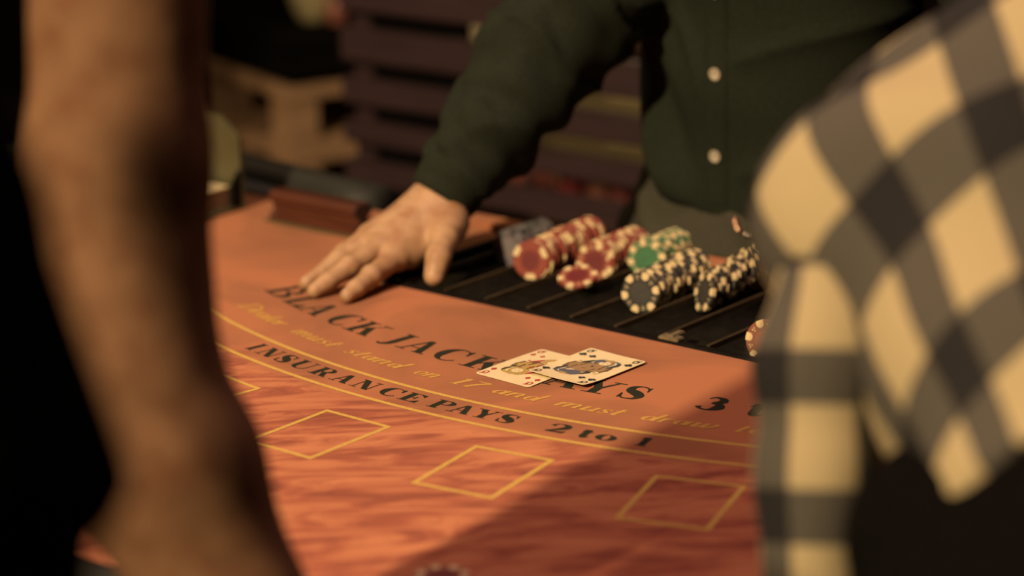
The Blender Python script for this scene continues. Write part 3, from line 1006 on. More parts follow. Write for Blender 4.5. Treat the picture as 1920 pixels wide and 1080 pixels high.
# ------------------------------------------------------------------ the two queens
def card(name, org, ang, zf, suit, label):
    u = np.array([math.cos(ang), math.sin(ang)]); v = np.array([u[1], -u[0]])
    ctr = np.array(org) + u * 0.044 + v * 0.0315
    root = thing(name, (ctr[0], ctr[1], 0), label, 'playing card')

    def mp(a, b, dz=0.0):
        q_ = np.array(org) + u * a + v * b
        return (q_[0], q_[1], zf(a, b) + dz)
    # rounded body with thickness, on a grid that follows the bend
    na, nb = 22, 14
    r = 0.0034
    top, f = [], []
    def inset(a, b):
        # pull grid corners onto the corner radius
        da = max(r - a, a - (0.088 - r), 0); db = max(r - b, b - (0.063 - r), 0)
        L = math.hypot(da, db)
        if L > r:
            k = r / L
            a = a + (da - da * k) * (1 if a < r else -1)
            b = b + (db - db * k) * (1 if b < r else -1)
        return a, b
    ga = [0, r * 0.3, r] + list(np.linspace(r, 0.088 - r, na))[1:-1] + [0.088 - r, 0.088 - r * 0.3, 0.088]
    gb = [0, r * 0.3, r] + list(np.linspace(r, 0.063 - r, nb))[1:-1] + [0.063 - r, 0.063 - r * 0.3, 0.063]
    A, B = len(ga), len(gb)
    for dz in (0.0, -0.0003):
        for a in ga:
            for b in gb:
                top.append(mp(*inset(a, b), dz))
    for i in range(A - 1):
        for j in range(B - 1):
            k = i * B + j
            f.append([k, k + 1, k + B + 1, k + B]); k += A * B
            f.append([k, k + B, k + B + 1, k + 1])
    per = [(i, 0) for i in range(A)] + [(A - 1, j) for j in range(1, B)] + [(i, B - 1) for i in range(A - 2, -1, -1)] + [(0, j) for j in range(B - 2, 0, -1)]
    pi = [i * B + j for i, j in per]
    for k in range(len(pi)):
        x, y = pi[k], pi[(k + 1) % len(pi)]
        f.append([x, y, y + A * B, x + A * B])
    o = mesh('card_body', top, f, M['card'], root)
    bm = bmesh.new(); bm.from_mesh(o.data); bmesh.ops.recalc_face_normals(bm, faces=bm.faces); bm.to_mesh(o.data); bm.free()
    cnt = [0]
    def pr(name_, polys, mats, fm=None):
        vv, ff = [], []
        if fm is not None:
            cnt[0] = 0
        for pg in polys:
            n = len(vv); k_ = cnt[0]; cnt[0] += 1
            lay = (k_ // 2) if fm is not None else k_ % 8
            vv += [mp(a / 1000, b / 1000, 0.00008 + lay * 0.000016) for a, b in pg]
            ff.append(list(range(n, n + len(pg))))
        o = mesh(name_, vv, ff, mats, root, fmat=fm)
        bm = bmesh.new(); bm.from_mesh(o.data)
        for fc in bm.faces:
            if fc.normal.z < 0: fc.normal_flip()
        bm.to_mesh(o.data); bm.free()
        return o
    disc = lambda a, b, ra, rb=None, n=14: [(a + ra * math.cos(2 * math.pi * k / n), b + (rb or ra) * math.sin(2 * math.pi * k / n)) for k in range(n)]
    def letter(a, b, s):
        # Q whose top points to the card end (s = -1 for the end a = 0)
        pg = []
        for q4 in arcband(0, 0, 3.1, 4.2, 0, 360, lambda t: 1.05 + 0.65 * abs(math.cos(t)), 20):
            pg.append([(a - s * -1 * yy, b + s * -1 * xx) for xx, yy in q4])
        tail = [(-0.6, -1.2), (0.9, -0.6), (4.0, -4.4), (2.4, -5.0)]
        pg.append([(a + s * yy, b - s * xx) for xx, yy in tail])
        return pg
    def pip(a, b, s, k=1.0):
        if suit == 'diamond':
            return [[(a - 2.9 * k, b), (a, b + 2.3 * k), (a + 2.9 * k, b), (a, b - 2.3 * k)]]
        t = -s
        return [disc(a - t * 1.5 * k, b, 1.5 * k), disc(a + t * 0.6 * k, b + 1.65 * k, 1.5 * k), disc(a + t * 0.6 * k, b - 1.65 * k, 1.5 * k),
                [(a, b - 0.4 * k), (a, b + 0.4 * k), (a + t * 3.2 * k, b + 1.1 * k), (a + t * 3.2 * k, b - 1.1 * k)]]
    ink = M['card_black'] if suit == 'club' else M['card_red']
    for a, s in ((7.6, 1), (80.4, -1)):
        for b in (6.0, 57.0):
            pr('index_letter', letter(a, b, s), ink)
            pr('suit_pip', pip(a + s * 10.6, b, -s, 1.3), ink)
        pr('suit_pip', pip(a + s * 10.0, 46.5 if s > 0 else 16.5, -s, 1.2), ink)
    polys, fm = [], []
    def add(pg, mi):
        for flip in (0, 1):
            polys.append([(88 - a, 63 - b) for a, b in pg] if flip else pg)
            fm.append(mi)
    # materials: 0 tan, 1 gold, 2 slate, 3 black, 4 red, 5 stock
    two = 4 if suit == 'diamond' else 2
    club = suit == 'club'
    add([(44, 10), (34, 11), (30, 16), (31, 34), (34, 44), (38, 50), (44, 52)], 0)
    add([(44, 22), (37, 21), (33, 27), (36, 36), (44, 39)], 0 if club else 1)
    add([(44, 41), (38, 40), (35, 43), (38, 47.5), (44, 49)], 1)
    add([(44, 12), (36, 13), (33, 17), (37, 19), (44, 19)], 1 if not club else 0)
    add([(18, 15), (16.5, 24), (18, 33), (22, 37), (30, 36), (34, 32), (34, 14), (27, 10)], 2 if club else 1)
    add([(19, 13), (23, 11), (35, 13), (40, 16), (34, 17), (26, 15)], 3)
    add([(23, 37), (29, 37), (36, 41), (40, 46), (33, 44), (26, 40)], 3 if club else 4)
    add([(20, 17), (24, 15), (33, 16.5), (33, 17.5), (25, 17), (21, 19)], 5)
    add(disc(26.5, 25.5, 6.8, 7.4, 16), 1 if not club else 0)
    add(disc(27.0, 25.5, 5.4, 5.4, 16), 5)
    add([(16.5, 19), (20.5, 20), (20.8, 25.5), (20.5, 31), (16.5, 32), (18.5, 28.5), (15.5, 25.5), (18.5, 22.5)], 1)
    add([(26.0, 22.6), (26.0, 24.2), (26.8, 24.2), (26.8, 22.6)], 3)
    add([(26.0, 26.8), (26.0, 28.4), (26.8, 28.4), (26.8, 26.8)], 3)
    add([(29.6, 24.5), (29.6, 26.5), (30.4, 26.5), (30.4, 24.5)], 4)
    for x0, x1 in ((11.2, 12.4), (19.5, 20.6), (30.0, 31.2), (39.4, 40.6), (50.4, 51.6)):
        add([(44, x0), (44, x1), (34.5, x1 - 1.2 + (x0 - 30) * -0.08), (34.5, x0 - 1.0 + (x0 - 30) * -0.08)], 3)
    add([(40, 27), (42, 30), (40, 33), (38, 30)], 4 if not club else 3)
    add(disc(34.5, 47.0, 3.6, 3.6, 12), 5)
    add(disc(34.5, 47.0, 1.6, 1.6, 10), 4 if not club else 1)
    add([(32, 35.5), (33, 34.5), (36, 45), (35, 45.5)], 3)
    pr('court_figure', polys, [M['card_tan'], M['card_gold'], M['card_blue'], M['card_black'], M['card_red'], M['card']], fm)
    return root


card('playing_card', (-0.0023, -0.8792), 1.516, lambda a, b: 0.0009 + 0.0006 * math.sin(a * 35), 'diamond', 'queen of diamonds playing card lying half under the other queen')
card('playing_card', (0.0379, -0.8562), 1.543,
     lambda a, b: 0.0022 + 0.0020 * max(0, 1 - a / 0.035) ** 2 + 0.0010 * max(0, 1 - b / 0.03), 'club', 'queen of clubs playing card lying on top of the other queen')

# ------------------------------------------------------------------ moulded block, discard holder, deck
blk = thing('wooden_block', (-0.467, -0.588, 0), 'reddish brown moulded wooden block lying on felt before rail', 'block')
MB().box(-0.536, -0.396, -0.604, -0.566, 0.0003, 0.0022, 0.0006).build('baize_base', M['baize'], blk)
bp = [(-0.600, 0.0022), (-0.600, 0.009), (-0.5935, 0.0135), (-0.5935, 0.0195), (-0.600, 0.024), (-0.600, 0.031), (-0.596, 0.0345), (-0.578, 0.0345), (-0.574, 0.031), (-0.574, 0.024), (-0.5805, 0.0195), (-0.5805, 0.0135), (-0.574, 0.009), (-0.574, 0.0022)]
MB().prism(bp, 'x', -0.530, -0.4035).build('block_body', M['block'], blk)
MB().prism(bp, 'x', -0.4033, -0.4015).build('shaded_end', M['block_end_shade'], blk)  # thin dark slab carrying the painted shade of the end face

dh = thing('discard_holder', (-0.65, -0.60, 0), 'yellowed acrylic discard holder with chamfered plate standing on felt', 'card holder')
MB().box(-0.705, -0.592, -0.665, -0.575, 0.0003, 0.005, 0.001).build('base', M['acrylic'], dh)
MB().prism([(-0.705, 0.005), (-0.592, 0.005), (-0.592, 0.083), (-0.622, 0.104), (-0.675, 0.104), (-0.705, 0.083)], 'y', -0.581, -0.576).build('back_plate', M['acrylic'], dh)
MB().prism([(-0.594, 0.005), (-0.581, 0.005), (-0.581, 0.045), (-0.594, 0.030)], 'x', -0.597, -0.592).build('side_plate', M['black_plastic'], dh)
dk = thing('card_deck', (-0.65, -0.62, 0.005), 'stack of used playing cards lying in the discard holder', 'card deck')
MB().box(-0.692, -0.602, -0.652, -0.590, 0.0052, 0.0262, 0.0006).build('card_edges', M['deck_side'], dk)
MB().box(-0.692, -0.602, -0.652, -0.590, 0.0262, 0.0278, 0.0004).build('top_card', M['card'], dk)

# ------------------------------------------------------------------ slatted screen behind the dealer
SY = 0.03
scr = thing('slatted_screen', (-0.15, SY, FLOOR), 'dark red-brown slatted wooden screen standing behind the dealer', 'screen')
gaps = [0.410, 0.347, 0.284, 0.221, 0.157, 0.092, 0.021, -0.040, -0.096] + [-0.156 - 0.060 * k for k in range(12)]
for za, zb in zip(gaps[:-1], gaps[1:]):
    hh = (za - zb) / 2 - 0.0122
    MB().box(-1.005, 0.705, SY - 0.011, SY + 0.011, (za + zb) / 2 - hh, (za + zb) / 2 + hh, 0.003).build('slat', M['slat'], scr)
for x in (-0.982, -0.40, 0.20, 0.68):
    MB().box(x - 0.018, x + 0.018, SY + 0.0115, SY + 0.05, FLOOR, 0.45, 0.002).build('post', M['slat'], scr)
MB().box(-0.960, -0.795, SY + 0.014, SY + 0.03, FLOOR, 0.45, 0.002).build('backing_panel', M['black_cloth'], scr)

# shelf and bright things seen through the gaps
a = Wy(1000, 262, 0.47); b = Wy(1290, 200, 0.47)
bench = thing('olive_bench_back', (-0.75, 0.47, FLOOR), 'olive panel glimpsed through the screen gaps beside dealer', 'panel')
z_hi = Wy(1130, 165, 0.47)[2]; z_lo = Wy(1130, 306, 0.47)[2]
MB().box(-1.02, -0.45, 0.47, 0.50, z_lo, z_hi, 0.004).build('panel_board', M['olive_panel'], bench)
for x in (-0.98, -0.49):
    MB().box(x - 0.02, x + 0.02, 0.50, 0.54, FLOOR, z_hi, 0.003).build('panel_leg', M['dark_wood'], bench)
shelf_z = Wy(1000, 372, 0.30)[2]
shelf = thing('side_shelf', (-0.75, 0.30, FLOOR), 'dark shelf with cups standing behind the slatted screen', 'shelf')
MB().box(-1.05, -0.35, 0.22, 0.40, shelf_z - 0.02, shelf_z, 0.003).build('shelf_board', M['dark_wood'], shelf)
for x in (-1.0, -0.4):
    MB().box(x - 0.02, x + 0.02, 0.28, 0.33, FLOOR, shelf_z - 0.02, 0.002).build('shelf_leg', M['dark_wood'], shelf)
cups = [('pink', (0.75, 0.24, 0.18, 1), 976, 0.020, 'pink cup glimpsed through the lowest screen gap, nearest the sleeve'),
        ('blue-grey', (0.20, 0.22, 0.28, 1), 936, 0.022, 'blue-grey cup glimpsed under the dark sleeve behind screen'),
        ('slate', (0.17, 0.18, 0.22, 1), 1001, 0.014, 'small slate cup glimpsed between the pink and salmon cups'),
        ('salmon', (0.30, 0.09, 0.07, 1), 1018, 0.020, 'salmon cup glimpsed through the lowest screen gap'),
        ('crimson', (0.09, 0.01, 0.012, 1), 1072, 0.022, 'crimson cup glimpsed through the screen left of brown cup'),
        ('brown', (0.12, 0.045, 0.03, 1), 1125, 0.020, 'reddish brown cup glimpsed through the lowest screen gap'),
        ('dusky red', (0.10, 0.026, 0.022, 1), 1165, 0.018, 'dusky red cup glimpsed nearest to the grey trousers')]
for nm, c, u, r, lab in cups:
    q = Wy(u, 345 + (u - 960) * 0.12, 0.30)
    cup = thing('cup', (q[0], 0.30, shelf_z), lab, 'cup', 'cups behind the screen')
    mt = noisy('cup_glaze_' + nm.replace(' ', '_').replace('-', '_'), c, tuple(min(1, k * 1.15) for k in c[:3]) + (1,), 30, 0.3, 0.0)
    MB().lathe([(r * 0.7, 0.0), (r * 0.82, 0.002), (r, 0.062), (r * 0.9, 0.062), (r * 0.75, 0.006), (0.001, 0.005)], (0, 0, 0), 20).build('cup_body', mt, cup, True, True)
    MB().tube([(r * 0.92, 0, 0.048), (r * 1.5, 0, 0.044), (r * 1.55, 0, 0.026), (r * 0.86, 0, 0.018)], 0.0025, 8).build('handle', mt, cup, True, True)
q = Wy(888, 62, 0.42)
cb = thing('cream_box', (q[0], 0.42, FLOOR), 'small cream box on a post glimpsed left of the upper sleeve', 'box')
MB().box(q[0] - 0.024, q[0] + 0.024, 0.40, 0.44, q[2] - 0.030, q[2] + 0.030, 0.003).build('box_body', M['cream_box'], cb)
MB().box(q[0] - 0.01, q[0] + 0.01, 0.41, 0.43, FLOOR, q[2] - 0.030, 0.002).build('stand', M['wall'], cb)

# ------------------------------------------------------------------ pallets with a black cushion
PC = P(538, 168, 3.9)
PANG = math.radians(70)
PL, PW, PH = 0.80, 0.60, 0.105
ztop = PC[2]
e1 = np.array([math.cos(PANG), math.sin(PANG), 0]); e2 = np.array([-e1[1], e1[0], 0])
pc = np.array([PC[0], PC[1], 0]) + e1 * PL / 2 + e2 * PW / 2
npal = int((ztop - FLOOR) / PH)
ph = (ztop - FLOOR) / npal
parts = []
def pm(mb, nm):
    o = mb.build(nm, M['pallet'], None, False, True); d = o.data; bpy.data.objects.remove(o); return d
tbm = pm(MB().box(-PL / 2, PL / 2, -0.049, 0.049, -0.011, 0.011, 0.002), 'top_board')
bbm = pm(MB().box(-PL / 2, PL / 2, -0.045, 0.045, -0.009, 0.009, 0.002), 'bottom_board')
hb = ph - 0.022 - 0.018 - 0.001
bkm = pm(MB().box(-0.028, 0.028, -0.034, 0.034, -hb / 2, hb / 2, 0.002), 'spacer_block')
names = ['topmost', 'second', 'third', 'fourth', 'fifth', 'sixth', 'seventh', 'eighth', 'ninth']
for k in range(npal):
    zb = FLOOR + k * ph
    lab = {npal - 1: 'raw wooden pallet topmost in the stack under black cushion', npal - 2: 'raw wooden pallet second from top of the pallet stack'}.get(k, 'raw wooden pallet low in the stack under the black cushion')
    pal = thing('wooden_pallet', (pc[0], pc[1], zb), lab, 'pallet', 'pallets stacked under the cushion', (0, 0, PANG))
    for y in np.linspace(-PW / 2 + 0.049, PW / 2 - 0.049, 5):
        o = bpy.data.objects.new('top_board', tbm); COL.objects.link(o); o.parent = pal; o.location = (0, y, ph - 0.011)
    for y in (-PW / 2 + 0.045, 0, PW / 2 - 0.045):
        o = bpy.data.objects.new('bottom_board', bbm); COL.objects.link(o); o.parent = pal; o.location = (0, y, 0.009)
        for x in (-PL / 2 + 0.030, 0, PL / 2 - 0.030):
            o = bpy.data.objects.new('spacer_block', bkm); COL.objects.link(o); o.parent = pal
            o.location = (x, y * (PW / 2 - 0.036) / (PW / 2 - 0.045), 0.018 + hb / 2)
cush = thing('seat_cushion', (pc[0], pc[1], ztop), 'black seat cushion lying on the stacked pallets', 'cushion', None, (0, 0, PANG))
MB().box(-PL / 2 + 0.005, PL / 2, -PW / 2 + 0.005, PW / 2, 0.001, 0.075, 0.012).build('cushion_pad', M['black_cloth'], cush, False, True)
pp = []
for sx, sy in ((-1, -1), (1, -1), (1, 1), (-1, 1), (-1, -1)):
    pp.append((sx * (PL / 2 - 0.004), sy * (PW / 2 - 0.004), 0.064))
MB().tube(pp, 0.003, 6).build('piping', M['black_cloth'], cush, False, True)
q = W(588, 40, ztop + 0.076)
bowl = thing('glass_bowl', (q[0], q[1], ztop + 0.076), 'shiny pale gold bowl standing on the black cushion', 'bowl')
mg = noisy('pale_gold_glaze', (0.66, 0.56, 0.28, 1), (0.78, 0.66, 0.36, 1), 60, 0.12, 0.4, 0.004, metal=0.4)
MB().lathe([(0.020, 0.0), (0.024, 0.002), (0.034, 0.022), (0.043, 0.05), (0.046, 0.085), (0.042, 0.085), (0.038, 0.05), (0.028, 0.02), (0.002, 0.012)], (0, 0, 0), 24).build('bowl_body', mg, bowl, True, True)
MB().lathe([(0.046, 0.083), (0.049, 0.086), (0.046, 0.089), (0.043, 0.086)], (0, 0, 0), 24).build('rim', mg, bowl, True, True)
q2 = q + _rt * 0.042 - np.array([_fw[0], _fw[1], 0]) * 0.02
pk = thing('pink_candle', (q2[0], q2[1], ztop + 0.076), 'small pink candle beside the gold bowl on black cushion', 'candle')
mpk = noisy('pink_wax', (0.22, 0.075, 0.05, 1), (0.27, 0.10, 0.07, 1), 30, 0.4, 0.0)
MB().lathe([(0.016, 0), (0.018, 0.002), (0.018, 0.040), (0.014, 0.043), (0.004, 0.041)], (0, 0, 0), 20).build('wax', mpk, pk, True, True)
MB().tube([(0, 0, 0.040), (0.001, 0, 0.052)], 0.001, 6).build('wick', M['card_black'], pk, True, True)


# ------------------------------------------------------------------ people
def hand_at(S, w, f, n, s, curl=0.5, k=0.004):
    """generic relaxed hand: wrist w, forward f, back-of-hand normal n, thumb side s"""
    f, n, s = [np.array(q, float) / np.linalg.norm(q) for q in (f, n, s)]
    w = np.array(w, float)
    S.cone(w, w + f * 0.03, 0.021, 0.020, 0.01, (n, 1.25))
    L = {'i': (0.022, 0.088, 0.043, 0.025, 0.021), 'm': (0.002, 0.091, 0.047, 0.029, 0.022), 'r': (-0.018, 0.086, 0.043, 0.027, 0.021), 'p': (-0.036, 0.078, 0.034, 0.020, 0.019)}
    mc = {}
    for kf, (o, l, *_r) in L.items():
        q = w + f * l + s * o - n * (abs(o) * 0.1)
        mc[kf] = q
        S.cone(w + s * o * 0.4, q, 0.017, 0.0118, 0.014)
    for kf, (o, l, l1, l2, l3) in L.items():
        d = f + s * o * 3.0
        d /= np.linalg.norm(d)
        q, a = mc[kf], 0.1
        rr = [0.0105, 0.0092, 0.0080, 0.0068] if kf != 'p' else [0.0090, 0.0078, 0.0068, 0.0058]
        for i, ll in enumerate((l1, l2, l3)):
            a += curl * (0.5 if i == 0 else 0.7)
            e = q + (d * math.cos(a) - n * math.sin(a)) * ll
            S.cone(q, e, rr[i], rr[i + 1], k)
            q = e
    tb = w + f * 0.025 + s * 0.024 - n * 0.006
    t1 = tb + (f * 0.7 + s * 0.65 - n * 0.25) * 0.042
    t2 = t1 + (f * 0.9 + s * 0.35 - n * 0.25) * 0.033
    t3 = t2 + (f * 0.95 + s * 0.15 - n * 0.25) * 0.024
    S.cone(w + f * 0.01 + s * 0.012, tb, 0.018, 0.0175, 0.012).cone(tb, t1, 0.0165, 0.0125, 0.008).cone(t1, t2, 0.012, 0.0108, k).cone(t2, t3, 0.0108, 0.0085, k)
    S.cone(t1 - s * 0.01, mc['i'], 0.008, 0.008, 0.01)


def head_at(parent, c, f, nb, skin_m, hair_m):
    """neck and head with a face looking along f, plus a cap of short hair"""
    f = np.array(f, float); f /= np.linalg.norm(f)
    r = np.cross(f, (0, 0, 1.0)); r /= np.linalg.norm(r)
    z = np.cross(r, f)
    L = lambda x, y, h: c + r * x + f * y + z * h
    S = SDF(np.minimum(c - 0.15, nb - 0.07), np.maximum(c + 0.15, nb + 0.07), 0.0045)
    S.cone(nb, L(0, -0.02, -0.06), 0.054, 0.050, 0.02)
    S.cone(L(0, -0.022, 0.030), L(0, 0.016, 0.026), 0.078, 0.070, 0.02).cone(L(0, 0.02, 0.0), L(0, 0.046, -0.068), 0.060, 0.032, 0.03)
    S.cone(L(0, 0.083, 0.014), L(0, 0.100, -0.018), 0.007, 0.012, 0.008)
    S.cone(L(-0.018, 0.076, -0.050), L(0.018, 0.076, -0.050), 0.006, 0.006, 0.006)
    for s_ in (-1, 1):
        S.cone(L(0.076 * s_, -0.01, 0.018), L(0.072 * s_, -0.006, -0.020), 0.011, 0.008, 0.006)
        S.cone(L(0.014 * s_, 0.082, 0.028), L(0.042 * s_, 0.072, 0.026), 0.006, 0.005, 0.008)
        S.cone(L(0.028 * s_, 0.072, 0.012), L(0.032 * s_, 0.072, 0.012), 0.011, 0.011, 0.003)
    V, Q = S.mesh()
    qmesh('head', relax(V, Q, 2), Q, skin_m, parent)
    S = SDF(c - 0.16, c + 0.16, 0.006)
    S.cone(L(0, -0.026, 0.036), L(0, 0.004, 0.034), 0.085, 0.078, 0.02).cone(L(0, -0.05, 0.0), L(0, -0.060, -0.045), 0.060, 0.048, 0.02)
    S.cut(lambda X, Y, Z: np.minimum((X - c[0]) * f[0] + (Y - c[1]) * f[1] + (Z - c[2]) * f[2] - 0.040, 0.050 - ((X - c[0]) * z[0] + (Y - c[1]) * z[1] + (Z - c[2]) * z[2])))
    V, Q = S.mesh()
    V = relax(V, Q, 1)
    qmesh('hair', V + normals(V, Q) * (waves(V, 77, 120) * 0.002)[:, None], Q, hair_m, parent)


# ---- dealer
dealer = thing('person', (-0.07, -0.27, FLOOR), 'dealer in dark green button shirt and grey trousers pressing one hand on felt', 'person')
H = {'wrist': (-0.2687, -0.6158, 0.0626), 'iM': (-0.2537, -0.6995, 0.0258), 'iP': (-0.2477, -0.7438, 0.0170), 'iD': (-0.2444, -0.7689, 0.0112), 'iT': (-0.2420, -0.7850, 0.0076),
     'mM': (-0.2736, -0.6988, 0.0337), 'mP': (-0.2749, -0.7450, 0.0222), 'mD': (-0.2775, -0.7732, 0.0134), 'mT': (-0.2800, -0.7900, 0.0079),
     'rM': (-0.2930, -0.6919, 0.0364), 'rP': (-0.2997, -0.7329, 0.0226), 'rD': (-0.3030, -0.7565, 0.0130), 'rT': (-0.3060, -0.7745, 0.0078),
     'pM': (-0.3087, -0.6796, 0.0352), 'pP': (-0.3166, -0.7088, 0.0215), 'pD': (-0.3205, -0.7250, 0.0130), 'pT': (-0.3240, -0.7400, 0.0070),
     'tB': (-0.2416, -0.6300, 0.0488), 'tM': (-0.2238, -0.6600, 0.0400), 'tI': (-0.2105, -0.6860, 0.0290), 'tT': (-0.2085, -0.6950, 0.0125)}
H = {k: np.array(v) for k, v in H.items()}
EL = P(1118, -46, 2.43)
fd = (EL - H['wrist']) / np.linalg.norm(EL - H['wrist'])
hn = np.array([0.05, -0.40, 0.91])
S = SDF((-0.37, -0.82, 0.0), (-0.15, -0.44, 0.24), 0.0016)
S.cone(H['wrist'] + fd * 0.19, H['wrist'] + fd * 0.02, 0.038, 0.0285, 0.01, (hn, 1.18))
S.cone(H['wrist'] + fd * 0.02, H['wrist'] - fd * 0.008, 0.0285, 0.0262, 0.01, (hn, 1.25))
for k, r in (('i', 0.0125), ('m', 0.0130), ('r', 0.0122), ('p', 0.0112)):
    mc = H[k + 'M']
    st = H['wrist'] + (mc - H['wrist']) * 0.1
    S.cone(st, mc + np.array([0, 0, -0.003]), 0.0185, r, 0.016)
    S.cone(st + (mc - st) * 0.45 + hn * 0.0080, mc + hn * 0.0038, 0.0050, 0.0076, 0.007)
S.cone(H['wrist'] + np.array([0.010, -0.012, -0.010]), H['tB'] + np.array([0.0, -0.008, -0.004]), 0.020, 0.0185, 0.012)
S.cone(H['tB'], H['tM'], 0.0185, 0.0135, 0.009)
S.cone(H['tB'] + np.array([-0.004, -0.02, -0.008]), H['iM'] + np.array([0.002, 0.02, -0.006]), 0.014, 0.0105, 0.012)
S.cone(H['wrist'] + np.array([0.002, -0.004, -0.024]), (-0.292, -0.664, 0.022), 0.017, 0.0135, 0.014)
for k, rr in (('i', (0.0112, 0.0094, 0.0083, 0.0068)), ('m', (0.0114, 0.0098, 0.0086, 0.0070)), ('r', (0.0108, 0.0092, 0.0081, 0.0068)), ('p', (0.0096, 0.0080, 0.0070, 0.0058))):
    js = [H[k + j] for j in 'MPDT']
    for i in range(3):
        S.cone(js[i], js[i + 1], rr[i], rr[i + 1], 0.0035)
    S.cone(js[1] + hn * 0.0012, js[1] + hn * 0.0013, rr[1] * 1.02, rr[1] * 1.02, 0.004)
S.cone(H['tM'], H['tI'], 0.0132, 0.0118, 0.004)
S.cone(H['tI'], H['tT'], 0.0122, 0.0102, 0.004)
V, Q = S.mesh()
V = relax(V, Q, 3)
V += normals(V, Q) * 0.0004
V[:, 2] = np.maximum(V[:, 2], 0.0006)
body = qmesh('body', V, Q, M['skin'], dealer)
body['label'] = 'bare hand with spread fingers leaning on felt'
htree = bvh(V, Q)
for k in 'imrpt':
    d1 = H[k + 'T'] - H[k + ('I' if k == 't' else 'D')]
    d1 /= np.linalg.norm(d1)
    up = hn - d1 * (hn @ d1) if k != 't' else np.array([0.35, 0.2, 0.9]) - d1 * (np.array([0.35, 0.2, 0.9]) @ d1)
    up /= np.linalg.norm(up)
    sd = np.cross(d1, up)
    c = H[k + 'T'] - d1 * 0.001
    r = {'i': 0.0068, 'm': 0.0070, 'r': 0.0068, 'p': 0.0058, 't': 0.0102}[k]
    vv, ff = [], []
    for i in range(6):
        for j in range(7):
            x, y = (i / 5 - 0.5) * r * 1.5, (j / 6 - 0.5)
            ang = y * 1.9
            q = c + d1 * x + (up * math.cos(ang) + sd * math.sin(ang)) * (r * 1.05 - max(0, x / r) ** 2 * r * 0.35)
            vv.append(q)
    for i in range(5):
        for j in range(6):
            n0 = i * 7 + j
            ff.append([n0, n0 + 1, n0 + 8, n0 + 7])
    mesh('fingernail', vv, ff, M['nail'], body, True)

# shirt: torso and both sleeves in one surface
S = SDF((-0.42, -0.66, -0.06), (0.36, -0.06, 0.60), 0.005)
fy = (0, 1, 0)
S.cone((-0.075, -0.288, -0.02), (-0.072, -0.300, 0.14), 0.150, 0.146, 0.02, (fy, 1.36))
S.cone((-0.072, -0.300, 0.14), (-0.050, -0.335, 0.40), 0.146, 0.168, 0.03, (fy, 1.42))
S.cone((-0.050, -0.335, 0.40), (-0.040, -0.345, 0.50), 0.168, 0.12, 0.03, (fy, 1.35))
SH = np.array((-0.225, -0.320, 0.46))
S.cone((-0.10, -0.335, 0.43), SH, 0.085, 0.070, 0.04)
S.cone(SH, EL, 0.070, 0.068, 0.03)
M1 = EL + (H['wrist'] - EL) * 0.45
S.cone(EL, M1, 0.066, 0.053, 0.02)
M2 = EL + (H['wrist'] - EL) * 0.72
S.cone(M1, M2, 0.053, 0.0435, 0.015)
S.cone(M2, H['wrist'] - fd * 0.02, 0.0435, 0.0335, 0.012)
LS, LE, LH = np.array((0.12, -0.315, 0.46)), np.array((0.215, -0.29, 0.22)), np.array((0.13, -0.36, 0.02))
S.cone((0.0, -0.335, 0.43), LS, 0.085, 0.070, 0.04).cone(LS, LE, 0.068, 0.060, 0.03).cone(LE, LH, 0.058, 0.045, 0.02)
wr = H['wrist'] + fd * 0.001
def cutf(X, Y, Z):
    d = (X - wr[0]) ** 2 + (Y - wr[1]) ** 2 + (Z - wr[2]) ** 2
    pl = -((X - wr[0]) * fd[0] + (Y - wr[1]) * fd[1] + (Z - wr[2]) * fd[2])
    a = np.where(d < 0.10 ** 2, pl, -1.0)
    zh = np.clip(0.026 - np.where(X > -0.077, 0.95, 0.42) * (X + 0.077), -0.05, 0.085)
    near = np.where((Y < -0.10), zh - Z, zh - Z)
    b = np.where(d < 0.11 ** 2, -1.0, near * 0.9)
    return np.maximum(a, b)
S.cut(cutf)
V, Q = S.mesh()
V = relax(V, Q, 2)
N = normals(V, Q)
# sleeve folds: rings round the elbow, long pulls on the belly
ax = H['wrist'] - EL
t = np.clip(((V - EL) @ ax) / (ax @ ax), -0.6, 1.0)
dist = np.linalg.norm(V - (EL + np.clip(t, 0, 1)[:, None] * ax), axis=1)
arm = np.exp(-(np.maximum(dist - 0.065, 0) / 0.03) ** 2) * (V[:, 0] < -0.14)
side = np.cross(fd, hn); side /= np.linalg.norm(side)
lat = (V - EL) @ side
fold = np.sin(t * 26 + lat * 45 + 2.0 * np.sin(t * 9 + 1)) * np.exp(-((t - 0.25) / 0.5) ** 2) * 0.0042
fold += np.sin(t * 55 + lat * 30) * np.exp(-((t - 0.80) / 0.12) ** 2) * 0.0012
fold += waves(V, 3, 75) * 0.0050
ridge = lambda ph, p=3: (1 - np.abs(np.sin(ph))) ** p
fold += ridge(t * 9.5 - lat * 22 + 0.8 * np.sin(lat * 40)) * 0.0085 * np.exp(-((t - 0.30) / 0.45) ** 2)
fold += ridge(t * 6.0 + lat * 34 + 1.0) * 0.0060 * (t < 0.85)
cuff = (t > 0.93)
fold = np.where(cuff, 0.0004, fold)
fold += np.abs(np.sin(t * 15 - lat * 60 + 1.5 * np.sin(t * 7))) * 0.0055 * (t < 0.9)
bel = (1 - arm)
pull = np.sin((V[:, 2] * 1.0 + (V[:, 0] + 0.10) * 1.5) * 48 + 1.2 * np.sin(V[:, 2] * 14)) * np.clip((-V[:, 0] - 0.085) / 0.04, 0, 1) * 0.0065
pull += waves(V, 9, 34) * 0.0080
pull += np.sin(V[:, 2] * 40 + V[:, 0] * 8) * 0.002
pull += ridge((V[:, 2] * 0.55 + V[:, 0]) * 34 + 0.6 * np.sin(V[:, 2] * 22)) * 0.011 * np.clip((-V[:, 0] - 0.07) / 0.03, 0, 1)
